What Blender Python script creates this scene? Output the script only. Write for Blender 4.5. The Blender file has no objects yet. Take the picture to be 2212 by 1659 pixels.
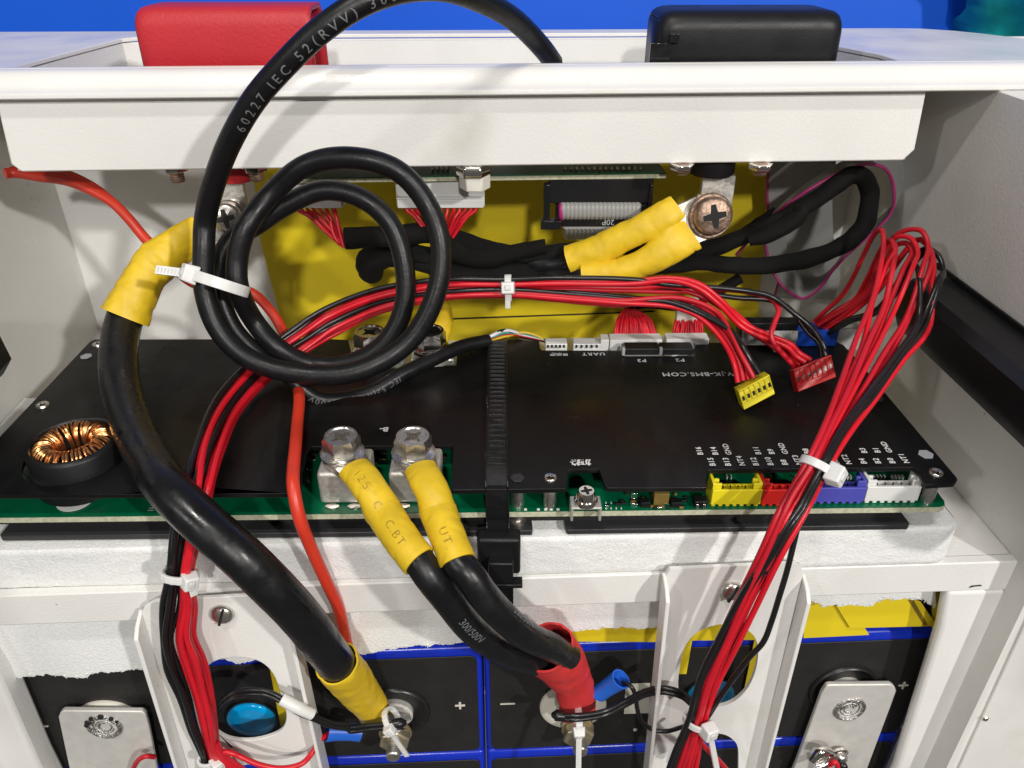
import bpy, bmesh, math, random
from mathutils import Vector, Matrix, noise
from mathutils.geometry import tessellate_polygon

random.seed(7)
R = math.radians
scene = bpy.context.scene
COL = scene.collection

# ------------------------------------------------------------------ camera
CAM = Vector((0.0, -0.1975, 0.155))
PITCH, YAW, FPX, WPX = R(31.0), R(0.6), 1680.0, 2212.0
cam_d = bpy.data.cameras.new('camera')
cam = bpy.data.objects.new('camera', cam_d)
COL.objects.link(cam)
cam.location = CAM
cam.rotation_euler = (R(90) - PITCH, 0, -YAW)
cam_d.sensor_width = 36
cam_d.lens = FPX / WPX * 36
cam_d.clip_start = 0.005
cam_d.clip_end = 50
scene.camera = cam

# ------------------------------------------------------------------ light
world = bpy.data.worlds.new('World')
scene.world = world
world.use_nodes = True
bg = world.node_tree.nodes['Background']
bg.inputs[0].default_value = (1.0, 0.97, 0.92, 1)
bg.inputs[1].default_value = 0.085

def lamp(name, loc, target, size, size_y, power, color=(1, 0.97, 0.93)):
    d = bpy.data.lights.new(name, 'AREA')
    d.shape = 'RECTANGLE'
    d.size, d.size_y, d.energy, d.color = size, size_y, power, color
    o = bpy.data.objects.new(name, d)
    COL.objects.link(o)
    o.location = loc
    o.rotation_euler = (Vector(target) - Vector(loc)).to_track_quat('-Z', 'Y').to_euler()
    return o

lamp('ceiling_lamp', (1.10, -1.35, 0.98), (0, 0.05, 0), 0.07, 0.07, 19)
lamp('ceiling_lamp', (0.15, -1.75, 0.95), (0, 0.05, 0), 0.08, 0.08, 14)
lamp('ceiling_lamp', (-0.25, -0.75, 1.60), (0, 0.05, 0), 0.30, 0.05, 9)
lamp('ceiling_lamp', (-1.15, -1.30, 0.90), (0, 0.05, 0), 0.08, 0.08, 4)

scene.view_settings.view_transform = 'Standard'
scene.view_settings.look = 'None'
scene.view_settings.exposure = 0.20
scene.view_settings.gamma = 1.0

# ------------------------------------------------------------------ pixels to places
FW = Vector((math.sin(YAW) * math.cos(PITCH), math.cos(YAW) * math.cos(PITCH), -math.sin(PITCH)))
RT = Vector((math.cos(YAW), -math.sin(YAW), 0))
UP = RT.cross(FW)
KX = math.tan(R(2.1))          # the case stands turned 2.1 degrees to the board
EX = Vector((math.cos(R(2.1)), math.sin(R(2.1)), 0))
EY = Vector((-math.sin(R(2.1)), math.cos(R(2.1)), 0))
EZ = Vector((0, 0, 1))
SQ = 0.347222
TILE = {'v': (0, 0, 1), 'a': (0, 0, SQ), 'b': (713.2, 0, SQ), 'c': (1443.9, 0, SQ),
        'd': (0, 548.6, SQ), 'e': (713.2, 548.6, SQ), 'f': (1443.9, 548.6, SQ),
        'g': (0, 1083, SQ), 'h': (713.2, 1083, SQ), 'i': (1443.9, 1083, SQ),
        'k': (384, 329.2, .29762), 'l': (1426.4, 932.6, .29762), 'm': (1097.2, 658.3, .37202),
        'n': (1124.7, 647.4, .18601), 'o': (1508.7, 329.2, .27281), 'p': (630.9, 877.8, .22321),
        'q': (1837.8, 192, .38023), 'r': (0, 356.6, .24801), 's': (1947.6, 0, .11954)}

def V(t, x, y):
    ox, oy, s = TILE[t]
    return ox + x * s, oy + y * s

def ray(px, py):
    return FW + RT * ((px - 1106) / FPX) - UP * ((py - 829.5) / FPX)

def PY(t, x, y, d):            # on the upright plane y = d
    r = ray(*V(t, x, y))
    return CAM + r * ((d - CAM.y) / r.y)

def PZ(t, x, y, z):            # on the level plane
    r = ray(*V(t, x, y))
    return CAM + r * ((z - CAM.z) / r.z)

def PC(t, x, y, c):            # on an upright plane of the case, y = c + KX x
    r = ray(*V(t, x, y))
    return CAM + r * ((c + KX * CAM.x - CAM.y) / (r.y - KX * r.x))

def PX(t, x, y, c):            # on a side wall plane, x = c - KX y
    r = ray(*V(t, x, y))
    return CAM + r * ((c - KX * CAM.y - CAM.x) / (r.x + KX * r.y))

def path(t, pts):
    out = []
    for p in pts:
        out.append(PY(t, p[0], p[1], p[2]) if len(p) == 3 else PZ(t, p[0], p[1], p[3]))
    return out

def CF(u, w, z):               # the case's own frame
    return EX * u + EY * w + EZ * z

# ------------------------------------------------------------------ mesh helpers
def spline(pts, n=8, closed=False):
    P = [Vector(p) for p in pts]
    if len(P) < 3:
        return [P[0].lerp(P[-1], i / n) for i in range(n + 1)]
    out = []
    m = len(P)
    segs = m if closed else m - 1
    for i in range(segs):
        if closed:
            p0, p1, p2, p3 = P[(i - 1) % m], P[i], P[(i + 1) % m], P[(i + 2) % m]
        else:
            p1, p2 = P[i], P[i + 1]
            p0 = P[i - 1] if i else p1 * 2 - p2
            p3 = P[i + 2] if i + 2 < m else p2 * 2 - p1
        # centripetal Catmull-Rom
        d1 = max((p1 - p0).length, 1e-9) ** .5
        d2 = max((p2 - p1).length, 1e-9) ** .5
        d3 = max((p3 - p2).length, 1e-9) ** .5
        m1 = (p2 - p1) - (p2 - p0) * (d2 / (d1 + d2)) + (p1 - p0) * (d2 / d1)
        m2 = (p2 - p1) - (p3 - p1) * (d2 / (d2 + d3)) + (p3 - p2) * (d2 / d3)
        for j in range(n):
            t = j / n
            out.append(p1 * (2*t**3 - 3*t*t + 1) + m1 * (t**3 - 2*t*t + t) + p2 * (-2*t**3 + 3*t*t) + m2 * (t**3 - t*t))
    if not closed:
        out.append(P[-1].copy())
    return out

def frame(o, z, xh=None):
    z = Vector(z).normalized()
    x = Vector(xh) if xh is not None else (Vector((1, 0, 0)) if abs(z.x) < .9 else Vector((0, 1, 0)))
    x = (x - z * x.dot(z)).normalized()
    y = z.cross(x)
    return Matrix(((x.x, y.x, z.x, o[0]), (x.y, y.y, z.y, o[1]), (x.z, y.z, z.z, o[2]), (0, 0, 0, 1)))

def lerp_list(vals, f):
    if not isinstance(vals, (list, tuple)):
        return vals
    x = f * (len(vals) - 1)
    i = min(int(x), len(vals) - 2)
    return vals[i] + (vals[i + 1] - vals[i]) * (x - i)

class MB:
    def __init__(s, M=None):
        s.v, s.f, s.M = [], [], M
    def add(s, vs, fs):
        b = len(s.v)
        s.v += [(s.M @ Vector(p)) if s.M is not None else Vector(p) for p in vs]
        s.f += [tuple(i + b for i in f) for f in fs]
        return s
    def box(s, c, d, tw=1.0, th=1.0):
        x, y, z = c
        a, b, h = d[0] / 2, d[1] / 2, d[2] / 2
        vs = [(x + i * a * (tw if k > 0 else 1), y + j * b * (th if k > 0 else 1), z + k * h) for k in (-1, 1) for j in (-1, 1) for i in (-1, 1)]
        return s.add(vs, [(0, 2, 3, 1), (4, 5, 7, 6), (0, 1, 5, 4), (2, 6, 7, 3), (0, 4, 6, 2), (1, 3, 7, 5)])
    def obox(s, o, x, y, z):       # corner and three edge vectors
        o, x, y, z = map(Vector, (o, x, y, z))
        vs = [o + x * i + y * j + z * k for k in (0, 1) for j in (0, 1) for i in (0, 1)]
        return s.add(vs, [(0, 2, 3, 1), (4, 5, 7, 6), (0, 1, 5, 4), (2, 6, 7, 3), (0, 4, 6, 2), (1, 3, 7, 5)])
    def plate(s, loops, t):        # flat outline with holes, given thickness vector
        t = Vector(t)
        loops = [[Vector(p) for p in l] for l in loops]
        flat = [p for l in loops for p in l]
        n = len(flat)
        tri = tessellate_polygon(loops)
        fs = [tuple(f) for f in tri] + [tuple(i + n for i in reversed(f)) for f in tri]
        b = 0
        for l in loops:
            m = len(l)
            for i in range(m):
                j = (i + 1) % m
                fs.append((b + i, b + j, b + j + n, b + i + n))
            b += m
        return s.add(flat + [p + t for p in flat], fs)
    def tube(s, pts, r, n=12, sub=8, rb=None, ref=None, caps=True, smooth=True, wob=0, seed=0, inner=0, crease=0):
        P = spline(pts, sub) if smooth else [Vector(p) for p in pts]
        m = len(P)
        T = [(P[min(i + 1, m - 1)] - P[max(i - 1, 0)]).normalized() for i in range(m)]
        N = Vector(ref) if ref is not None else (Vector((0, 0, 1)) if abs(T[0].z) < .8 else Vector((1, 0, 0)))
        N = (N - T[0] * N.dot(T[0])).normalized()
        rings = []
        for i in range(m):
            N = (N - T[i] * N.dot(T[i])).normalized()
            B = T[i].cross(N)
            f = i / (m - 1)
            a = lerp_list(r, f)
            b = lerp_list(rb, f) if rb is not None else a
            rings.append((P[i], N.copy(), B, a, b))
        vs, fs = [], []
        for (p, nn, bb, a, b) in rings:
            for k in range(n):
                th = 2 * math.pi * k / n
                w = 1.0
                d = nn * (math.cos(th) * a) + bb * (math.sin(th) * b)
                if wob:
                    q = (p + d) * 90 + Vector((seed * 3.1, seed, 0))
                    w = 1 + wob * noise.noise(q) + wob * .5 * noise.noise(q * 2.7)
                    if crease: w -= crease * max(0, .13 - abs(noise.noise(q * 1.3 + Vector((5, 2, 1))))) / .13
                vs.append(p + d * w)
        for i in range(m - 1):
            for k in range(n):
                k2 = (k + 1) % n
                fs.append((i * n + k, i * n + k2, (i + 1) * n + k2, (i + 1) * n + k))
        if inner:                  # a hollow sleeve
            base = len(vs)
            for i, (p, nn, bb, a, b) in enumerate(rings):
                for k in range(n):
                    q = vs[i * n + k]
                    vs.append(p + (q - p) * (1 - inner / max((q - p).length, 1e-6)))
            for i in range(m - 1):
                for k in range(n):
                    k2 = (k + 1) % n
                    fs.append((base + i * n + k, base + (i + 1) * n + k, base + (i + 1) * n + k2, base + i * n + k2))
            for i in (0, m - 1):
                for k in range(n):
                    k2 = (k + 1) % n
                    q = (i * n + k, base + i * n + k, base + i * n + k2, i * n + k2)
                    fs.append(q if i == 0 else q[::-1])
        elif caps:
            fs.append(tuple(reversed(range(n))))
            fs.append(tuple((m - 1) * n + k for k in range(n)))
        s.last = rings
        return s.add(vs, fs)
    def lathe(s, prof, n=24, M=None):
        vs, fs = [], []
        for (r, z) in prof:
            for k in range(n):
                th = 2 * math.pi * k / n
                vs.append(Vector((r * math.cos(th), r * math.sin(th), z)))
        if M is not None:
            vs = [M @ p for p in vs]
        for i in range(len(prof) - 1):
            for k in range(n):
                k2 = (k + 1) % n
                fs.append((i * n + k, i * n + k2, (i + 1) * n + k2, (i + 1) * n + k))
        fs.append(tuple(reversed(range(n))))
        fs.append(tuple((len(prof) - 1) * n + k for k in range(n)))
        return s.add(vs, fs)
    def grid(s, rows):
        m, n = len(rows), len(rows[0])
        return s.add([p for r in rows for p in r],
                     [(i * n + j, i * n + j + 1, (i + 1) * n + j + 1, (i + 1) * n + j) for i in range(m - 1) for j in range(n - 1)])
    def build(s, name, mat, parent=None, bevel=0, ang=40, seg=2, solid=0, label=None, cat=None, group=None, kind=None):
        me = bpy.data.meshes.new(name)
        base = Vector((0, 0, 0))
        if parent is None:
            xs = [p.x for p in s.v]; ys = [p.y for p in s.v]; zs = [p.z for p in s.v]
            base = Vector(((min(xs) + max(xs)) / 2, (min(ys) + max(ys)) / 2, min(zs)))
        me.from_pydata([p - base for p in s.v], [], s.f)
        bm = bmesh.new(); bm.from_mesh(me)
        bmesh.ops.recalc_face_normals(bm, faces=bm.faces)
        bm.to_mesh(me); bm.free()
        me.polygons.foreach_set('use_smooth', [True] * len(me.polygons))
        me.set_sharp_from_angle(angle=R(ang))
        me.materials.append(MAT[mat])
        o = bpy.data.objects.new(name, me)
        COL.objects.link(o)
        o.location = base
        if parent is not None:
            o.parent = parent
            if parent.type == 'EMPTY':
                o.matrix_parent_inverse = Matrix.Translation(-parent.location)
            elif parent.parent is None:
                o.matrix_parent_inverse = Matrix.Translation(-parent.location)
        if solid:
            md = o.modifiers.new('solid', 'SOLIDIFY'); md.thickness = solid; md.offset = 0
        if bevel:
            md = o.modifiers.new('bevel', 'BEVEL'); md.width = bevel; md.segments = seg
            md.limit_method = 'ANGLE'; md.angle_limit = R(35); md.use_clamp_overlap = True
        if label: o['label'] = label
        if cat: o['category'] = cat
        if group: o['group'] = group
        if kind: o['kind'] = kind
        return o

def thing(name, loc, label, cat, group=None):
    o = bpy.data.objects.new(name, None)
    o.empty_display_size = .01
    COL.objects.link(o)
    o.location = loc
    o['label'] = label; o['category'] = cat
    if group: o['group'] = group
    return o

def text_geo(txt, size, spacing=1.0, align='CENTER', bold=0.0):
    cu = bpy.data.curves.new('lettering', 'FONT')
    cu.body = txt; cu.size = size; cu.align_x = align; cu.align_y = 'CENTER'
    cu.space_character = spacing; cu.resolution_u = 2; cu.offset = bold
    o = bpy.data.objects.new('lettering', cu)
    COL.objects.link(o)
    dg = bpy.context.evaluated_depsgraph_get()
    dg.update()
    me = bpy.data.meshes.new_from_object(o.evaluated_get(dg))
    vs = [v.co.copy() for v in me.vertices]
    fs = [tuple(p.vertices) for p in me.polygons]
    bpy.data.objects.remove(o); bpy.data.curves.remove(cu); bpy.data.meshes.remove(me)
    return vs, fs

def fine(vs, fs, lim):
    bm = bmesh.new()
    b = [bm.verts.new(v) for v in vs]
    for f in fs:
        try: bm.faces.new([b[i] for i in f])
        except ValueError: pass
    bmesh.ops.triangulate(bm, faces=bm.faces)
    for _ in range(4):
        e = [q for q in bm.edges if q.calc_length() > lim]
        if not e: break
        bmesh.ops.subdivide_edges(bm, edges=e, cuts=1)
        bmesh.ops.triangulate(bm, faces=bm.faces)
    bm.verts.index_update()
    vs = [v.co.copy() for v in bm.verts]; fs = [tuple(v.index for v in f.verts) for f in bm.faces]
    bm.free()
    return vs, fs

def flat_text(txt, size, o, xdir, ydir, parent, mat='print_white', align='CENTER', spacing=1.0, bold=0.0, name='printed_lettering'):
    vs, fs = text_geo(txt, size, spacing, align, bold)
    x = Vector(xdir).normalized(); y = Vector(ydir).normalized()
    m = MB(); m.add([Vector(o) + x * p.x + y * p.y for p in vs], fs)
    return m.build(name, mat, parent)

def tube_text(P, r, s0, txt, size, parent, mat, turn=0.0, flip=1, spacing=1.0, bold=0.0, name='printed_lettering'):
    """lettering wrapped on a tube whose centre line is the list P"""
    L = [0.0]
    for i in range(1, len(P)):
        L.append(L[-1] + (P[i] - P[i - 1]).length)
    vs, fs = text_geo(txt, size, spacing, 'LEFT', bold)
    vs, fs = fine(vs, fs, .0007)
    out = []
    for g in vs:
        s_ = s0 + g.x * flip
        i = 0
        while i < len(L) - 2 and L[i + 1] < s_:
            i += 1
        f = (s_ - L[i]) / max(L[i + 1] - L[i], 1e-9)
        p = P[i].lerp(P[i + 1], f)
        T0 = (P[min(i + 1, len(P) - 1)] - P[max(i - 1, 0)]).normalized()
        T1 = (P[min(i + 2, len(P) - 1)] - P[max(i, 0)]).normalized()
        T = T0.lerp(T1, min(max(f, 0), 1)).normalized()
        N = CAM - p
        N = (N - T * N.dot(T)).normalized()
        B = N.cross(T)
        a = g.y * flip / r + turn
        out.append(p + (N * math.cos(a) + B * math.sin(a)) * (r + .00022))
    m = MB(); m.add(out, fs)
    return m.build(name, mat, parent, ang=80)

# ------------------------------------------------------------------ materials
MAT = {}
def mat(name, col, rough=.5, metal=0, bump=0, bscale=600, var=0, vscale=60, specks=None, trans=0, spec=.5,
        coat=0, sss=0, rvar=0, detail=3, weave=0, streak=None, emit=None, dist=.0006):
    m = bpy.data.materials.new(name)
    m.use_nodes = True
    nt = m.node_tree
    b = nt.nodes['Principled BSDF']
    b.inputs['Roughness'].default_value = rough
    b.inputs['Metallic'].default_value = metal
    b.inputs['Specular IOR Level'].default_value = spec
    if coat:
        b.inputs['Coat Weight'].default_value = coat
        b.inputs['Coat Roughness'].default_value = .15
    if trans: b.inputs['Transmission Weight'].default_value = trans
    if sss:
        b.inputs['Subsurface Weight'].default_value = sss
        b.inputs['Subsurface Radius'].default_value = (.004, .004, .004)
        b.inputs['Subsurface Scale'].default_value = 1.0
    tc = nt.nodes.new('ShaderNodeTexCoord')
    def nz(scale, det=detail, stretch=None):
        n = nt.nodes.new('ShaderNodeTexNoise')
        n.inputs['Scale'].default_value = scale
        n.inputs['Detail'].default_value = det
        if stretch:
            mp = nt.nodes.new('ShaderNodeMapping')
            mp.inputs['Scale'].default_value = stretch
            nt.links.new(tc.outputs['Object'], mp.inputs[0])
            nt.links.new(mp.outputs[0], n.inputs['Vector'])
        else:
            nt.links.new(tc.outputs['Object'], n.inputs['Vector'])
        return n
    def mix(fac, a, c):
        x = nt.nodes.new('ShaderNodeMix'); x.data_type = 'RGBA'
        if hasattr(fac, 'is_linked') or hasattr(fac, 'links'): nt.links.new(fac, x.inputs[0])
        else: x.inputs[0].default_value = fac
        for i, q in ((6, a), (7, c)):
            if isinstance(q, (tuple, list)): x.inputs[i].default_value = (*q[:3], 1)
            else: nt.links.new(q, x.inputs[i])
        return x.outputs[2]
    def ramp(src, lo, hi):
        r = nt.nodes.new('ShaderNodeMapRange')
        r.inputs['From Min'].default_value = lo; r.inputs['From Max'].default_value = hi
        nt.links.new(src, r.inputs['Value'])
        return r.outputs[0]
    cur = col
    if var:
        n = nz(vscale)
        dk = tuple(c * (1 - var) for c in col); lt = tuple(min(c * (1 + var), 1) for c in col)
        cur = mix(ramp(n.outputs[0], .3, .7), dk, lt)
    if specks:
        sc, thr, scol = specks
        vo = nt.nodes.new('ShaderNodeTexVoronoi')
        vo.inputs['Scale'].default_value = sc
        nt.links.new(tc.outputs['Object'], vo.inputs['Vector'])
        n = nz(sc * .23, 1)
        ad = nt.nodes.new('ShaderNodeMath'); ad.operation = 'ADD'
        nt.links.new(vo.outputs['Distance'], ad.inputs[0]); nt.links.new(n.outputs[0], ad.inputs[1])
        cur = mix(ramp(ad.outputs[0], thr + .05, thr), cur, scol)
    if streak:
        n = nz(streak[0], 4, streak[1])
        cur = mix(ramp(n.outputs[0], streak[3], streak[3] + .12), cur, streak[2])
    if isinstance(cur, tuple): b.inputs['Base Color'].default_value = (*cur, 1)
    else: nt.links.new(cur, b.inputs['Base Color'])
    if rvar:
        n = nz(vscale * 1.7)
        mr = nt.nodes.new('ShaderNodeMapRange')
        mr.inputs['To Min'].default_value = max(rough - rvar, .02); mr.inputs['To Max'].default_value = min(rough + rvar, 1)
        mr.inputs['From Min'].default_value = .3; mr.inputs['From Max'].default_value = .7
        nt.links.new(n.outputs[0], mr.inputs['Value']); nt.links.new(mr.outputs[0], b.inputs['Roughness'])
    if bump or weave:
        bp = nt.nodes.new('ShaderNodeBump')
        bp.inputs['Strength'].default_value = bump or weave
        bp.inputs['Distance'].default_value = dist
        if weave:
            w = nt.nodes.new('ShaderNodeTexWave'); w.inputs['Scale'].default_value = bscale
            w.bands_direction = 'DIAGONAL'
            w.inputs['Distortion'].default_value = 1.5; w.inputs['Detail'].default_value = 1
            nt.links.new(tc.outputs['Object'], w.inputs['Vector'])
            nt.links.new(w.outputs[0], bp.inputs['Height'])
        else:
            nt.links.new(nz(bscale).outputs[0], bp.inputs['Height'])
        nt.links.new(bp.outputs[0], b.inputs['Normal'])
    if emit:
        b.inputs['Emission Color'].default_value = (*emit, 1); b.inputs['Emission Strength'].default_value = 1
    MAT[name] = m
    return m

mat('white_paint', (.79, .78, .75), .38, bump=.34, bscale=1100, var=.04, vscale=22, specks=(230, .335, (.36, .31, .26)), rvar=.14, dist=.0003, streak=(16, (1, 1, 1), (.70, .67, .61), .60))
mat('black_plate', (.006, .006, .006), .36, spec=.30, bump=.08, bscale=2500, rvar=.18, vscale=22, specks=(420, .33, (.10, .10, .095)), streak=(30, (1, .25, 1), (.016, .016, .015), .58))
mat('black_edge', (.03, .03, .032), .5, bump=.2, bscale=1500)
mat('solder_mask', (.0, .11, .045), .28, var=.15, vscale=120, bump=.08, bscale=500)
mat('board_core', (.50, .50, .36), .55, var=.18, vscale=700, bump=.3, bscale=1500)
mat('pvc_black', (.007, .007, .008), .33, spec=.42, bump=.22, bscale=260, rvar=.16, vscale=90, specks=(300, .32, (.07, .07, .07)))
mat('pvc_black_matte', (.007, .007, .008), .40, spec=.36, bump=.12, bscale=700, rvar=.08, vscale=150)
mat('wire_black', (.010, .010, .011), .30, rvar=.06)
mat('wire_red', (.62, .010, .022), .34, var=.06, vscale=90, spec=.45)
mat('wire_orange', (.62, .040, .018), .38, var=.05, vscale=90)
mat('sleeve_yellow', (.72, .485, .016), .52, bump=.25, bscale=420, var=.10, vscale=140, rvar=.1, specks=(700, .31, (.50, .30, .01)))
mat('sleeve_red', (.66, .035, .035), .52, bump=.3, bscale=220, var=.08, vscale=110)
mat('nylon', (.76, .76, .74), .35, sss=.35, bump=.1, bscale=700)
mat('nylon_ivory', (.74, .72, .64), .45, bump=.1, bscale=700)
mat('plastic_white', (.72, .72, .70), .4, bump=.08, bscale=600, var=.03)
mat('plastic_yellow', (.78, .66, .015), .4, bump=.08, bscale=600)
mat('plastic_red', (.60, .015, .012), .4, bump=.08, bscale=600)
mat('plastic_redplug', (.55, .02, .02), .34, bump=.08, bscale=600)
mat('plastic_blue', (.075, .075, .42), .4, bump=.08, bscale=600)
mat('plastic_blueplug', (.01, .06, .42), .32)
mat('crimp_blue', (.02, .13, .62), .35)
mat('plastic_black', (.009, .009, .010), .42, spec=.35, bump=.10, bscale=2000, rvar=.05)
mat('plastic_black_gloss', (.010, .010, .011), .22, rvar=.08, vscale=200)
mat('rubber_red', (.50, .022, .03), .5, bump=.25, bscale=900, var=.05)
mat('steel', (.66, .63, .58), .30, .95, var=.06, vscale=300, bump=.08, bscale=900, rvar=.08, dist=.0001)
mat('bright_metal', (.75, .72, .68), .14, 1, var=.06, vscale=300)
mat('tinned', (.76, .74, .68), .46, .75, bump=.3, bscale=900, var=.06, vscale=400, rvar=.12, dist=.0002)
mat('zinc_yellow', (.70, .60, .40), .34, .85, var=.12, vscale=250)
mat('aluminium', (.70, .68, .64), .52, .35, var=.06, vscale=180, bump=.15, bscale=900, rvar=.08, dist=.0001)
mat('weld', (.55, .54, .52), .35, 1, bump=1.0, bscale=1400, var=.35, vscale=900)
mat('rusty', (.36, .25, .19), .46, .75, var=.45, vscale=420, bump=.5, bscale=700, specks=(700, .35, (.10, .045, .028)))
mat('copper', (.82, .38, .14), .30, 1, var=.2, vscale=400)
mat('fish_paper', (.76, .59, .014), .50, var=.02, vscale=30, bump=.05, bscale=400, rvar=.05, dist=.0003)
mat('foam', (.84, .845, .83), .36, bump=.45, bscale=1250, var=.05, vscale=1000, sss=.08, specks=(900, .48, (.99, .99, .99)), dist=.0005, detail=1)  # white specks put the foam's sparkle into its colour
mat('fabric_tape', (.006, .006, .006), .75, spec=.25, weave=.8, bscale=900, var=.2, vscale=200, dist=.0003)
mat('cell_wrap', (.008, .03, .48), .25, bump=.1, bscale=250)
mat('cell_top', (.020, .019, .018), .5, spec=.35, bump=.25, bscale=900, var=.12, vscale=120, specks=(330, .34, (.12, .11, .10)))
mat('cell_ring', (.014, .014, .014), .3, rvar=.08)
mat('cell_disc', (.66, .63, .55), .45, var=.05)
mat('vent_film', (.0, .38, .82), .15, coat=.5, var=.12, vscale=100)
mat('print_white', (.72, .72, .70), .6)
mat('print_grey', (.42, .44, .46), .6)
mat('print_dark', (.20, .125, .010), .6)
mat('print_cable', (.15, .155, .16), .6)
mat('wire_red_dull', (.50, .010, .022), .40, var=.08, vscale=90, spec=.4)
mat('ribbon_grey', (.33, .33, .32), .45)
mat('ribbon_magenta', (.42, .03, .18), .45)
mat('wire_teal', (.0, .22, .20), .4)
mat('wire_white', (.7, .7, .7), .4)
mat('wire_yellow', (.65, .45, .02), .4)
mat('backdrop_blue', (.0, .105, .70), .5, var=.04, vscale=12)
mat('teal_cloth', (.0, .38, .37), .75, bump=.6, bscale=140, var=.2, vscale=40)
mat('chip_brown', (.20, .13, .03), .4)
mat('shade_and_mark_black', (.01, .01, .01), .8)  # painted shade for gaps, slots and recesses; also pen and scorch marks

# ================================================================== the setting
def uvz(p):                     # case-frame coordinates of a world point
    return p.dot(EX), p.dot(EY), p.z

bw = MB()
bw.obox((-.9, .42, -.6), (1.8, 0, 0), (0, .02, 0), (0, 0, 1.3))
bw.build('wall', 'backdrop_blue', kind='structure')

# ================================================================== battery case
ZT = .1097
CL = .0875                      # plane of the lip
CB = .180                       # inner face of the back wall
UL, UR = -.208, .1815            # inner faces of the side walls
ZB1 = PC('h', 1900, 455, -.002).z
ZB0 = PC('h', 1900, 632, -.002).z
case = thing('battery_case', CF(-.01, .09, -.30), 'large white powder-coated open steel case holding all the cells, boards and cables', 'battery case')

# rounded front lip
LH = .0084
prof = [(CL + w, ZT - z * LH / .0107) for w, z in ((.012, 0), (.0095, 0), (.0078, .0004), (.0064, .0013), (.0054, .0026), (.0046, .0042), (.0037, .0057), (.0026, .0069), (.0014, .0076), (.0005, .0080), (.0001, .0084), (0, .0090), (0, .0100), (.0004, .0105), (.0010, .0107), (.012, .0107))]
m = MB()
m.plate([[CF(-.27, w, z) for w, z in prof]], EX * .54)
m.build('front_lip', 'white_paint', case, ang=25)
# top panel with the recess opening
m = MB()
outer = [CF(-.27, CL + .0108, ZT + .00015), CF(.27, CL + .0108, ZT + .00015)]
back = [PZ('v', x, y, ZT) for x, y in ((2420, 118), (2300, 98), (2212, 84), (2130, 74), (2060, 67), (1990, 62.5), (1900, 61.5), (1000, 65.5), (0, 69.5), (-300, 71))]
hole = [PZ('v', x, y, ZT) for x, y in ((50, 139), (120, 121), (262, 84), (300, 80.5), (700, 74.5), (1400, 71.5), (1700, 74), (1770, 84), (1810, 101), (1900, 118), (1950, 135))]
fr0 = CF(uvz(hole[0])[0], CL + .0135, ZT)
fr1 = CF(uvz(hole[-1])[0], CL + .0135, ZT)
hole = [fr0] + hole[1:-1] + [fr1]
m.plate([outer + [p + Vector((0, 0, .00015)) for p in back], [p + Vector((0, 0, .00015)) for p in hole]], (0, 0, -.0016))
m.build('top_panel', 'white_paint', case, bevel=.0003)
# recess walls behind the covers
m = MB()
wb = max(uvz(p)[1] for p in hole) + .0
us = [uvz(p)[0] for p in hole]
inner = [p + Vector((0, 0, -.0018)) for p in hole]
ctr = sum(inner, Vector()) / len(inner)
outw = [p + (p - ctr).normalized() * .0016 for p in inner]
ni = len(inner)
m.add(inner + outw + [p + Vector((0, 0, -.034)) for p in inner] + [p + Vector((0, 0, -.034)) for p in outw],
      [(i, (i + 1) % ni, (i + 1) % ni + 2 * ni, i + 2 * ni) for i in range(ni - 1)]
      + [(i + ni, i + 3 * ni, (i + 1) % ni + 3 * ni, (i + 1) % ni + ni) for i in range(ni - 1)]
      + [(i, i + ni, (i + 1) % ni + ni, (i + 1) % ni) for i in range(ni - 1)])
m.build('recess_wall', 'white_paint', case)
# tray front and floor
zt1 = ZT - LH - .0001
zt0 = PC('b', 1106, 1032, CL + .0040).z
tl = uvz(PC('a', 75, 1050, CL + .0040))[0]
tl2 = uvz(PC('a', -30, 610, CL + .0040))[0]
tr = uvz(PC('c', 1530, 950, CL + .0040))[0]
tr2 = uvz(PC('c', 1608, 560, CL + .0040))[0]
m = MB()
cw = CL + .0040
m.plate([[CF(tl2, cw, zt1), CF(tr2, cw, zt1), CF(tr, cw, zt0 + .004), CF(tr - .0035, cw, zt0), CF(tl + .003, cw, zt0), CF(tl, cw, zt0 + .003)]], EY * .0016)
m.build('tray_front', 'white_paint', case, bevel=.0006)
m = MB()
m.obox(CF(tl + .001, cw + .0017, zt0 + .0001), EX * (tr - tl - .003), EY * .070, EZ * .0015)
m.build('tray_floor', 'white_paint', case)
for s_, (ua, ub) in ((1, (tr2, tr)), (-1, (tl2, tl))):
    m = MB()
    m.plate([[CF(ua - s_ * .0004, cw + .0017, zt1), CF(ub - s_ * .0004, cw + .0017, zt0 + .003), CF(ub - s_ * .0004, cw + .07, zt0 + .003), CF(ua - s_ * .0004, cw + .07, zt1)]], EX * (-.0014 * s_))
    m.build('tray_side', 'white_paint', case)
# walls
m = MB(); m.obox(CF(-.26, CB, -.34), EX * .52, EY * .0016, EZ * (ZT - .002 + .34)); m.build('back_wall', 'white_paint', case)
for u_, s_ in ((UR, 1), (UL, -1)):
    m = MB(); m.plate([[CF(u_, w, z) for w, z in ((CB - .0001, -.34), (CB - .0001, ZT - .002), (CL + .0122, ZT - .002), (CL + .0122, ZT - LH - .0003), (-.012, ZT - LH - .0003), (-.012, -.34))]], EX * (.0016 * s_)); m.build('side_wall', 'white_paint', case)
# shelf the board lies over, with a bead along the right wall
m = MB()
m.obox(CF(UL + .0002, .0022, ZB1 - .0022), EX * (UR - UL - .0004), EY * (CB - .0026), EZ * .002)
m.build('shelf', 'white_paint', case)
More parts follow.
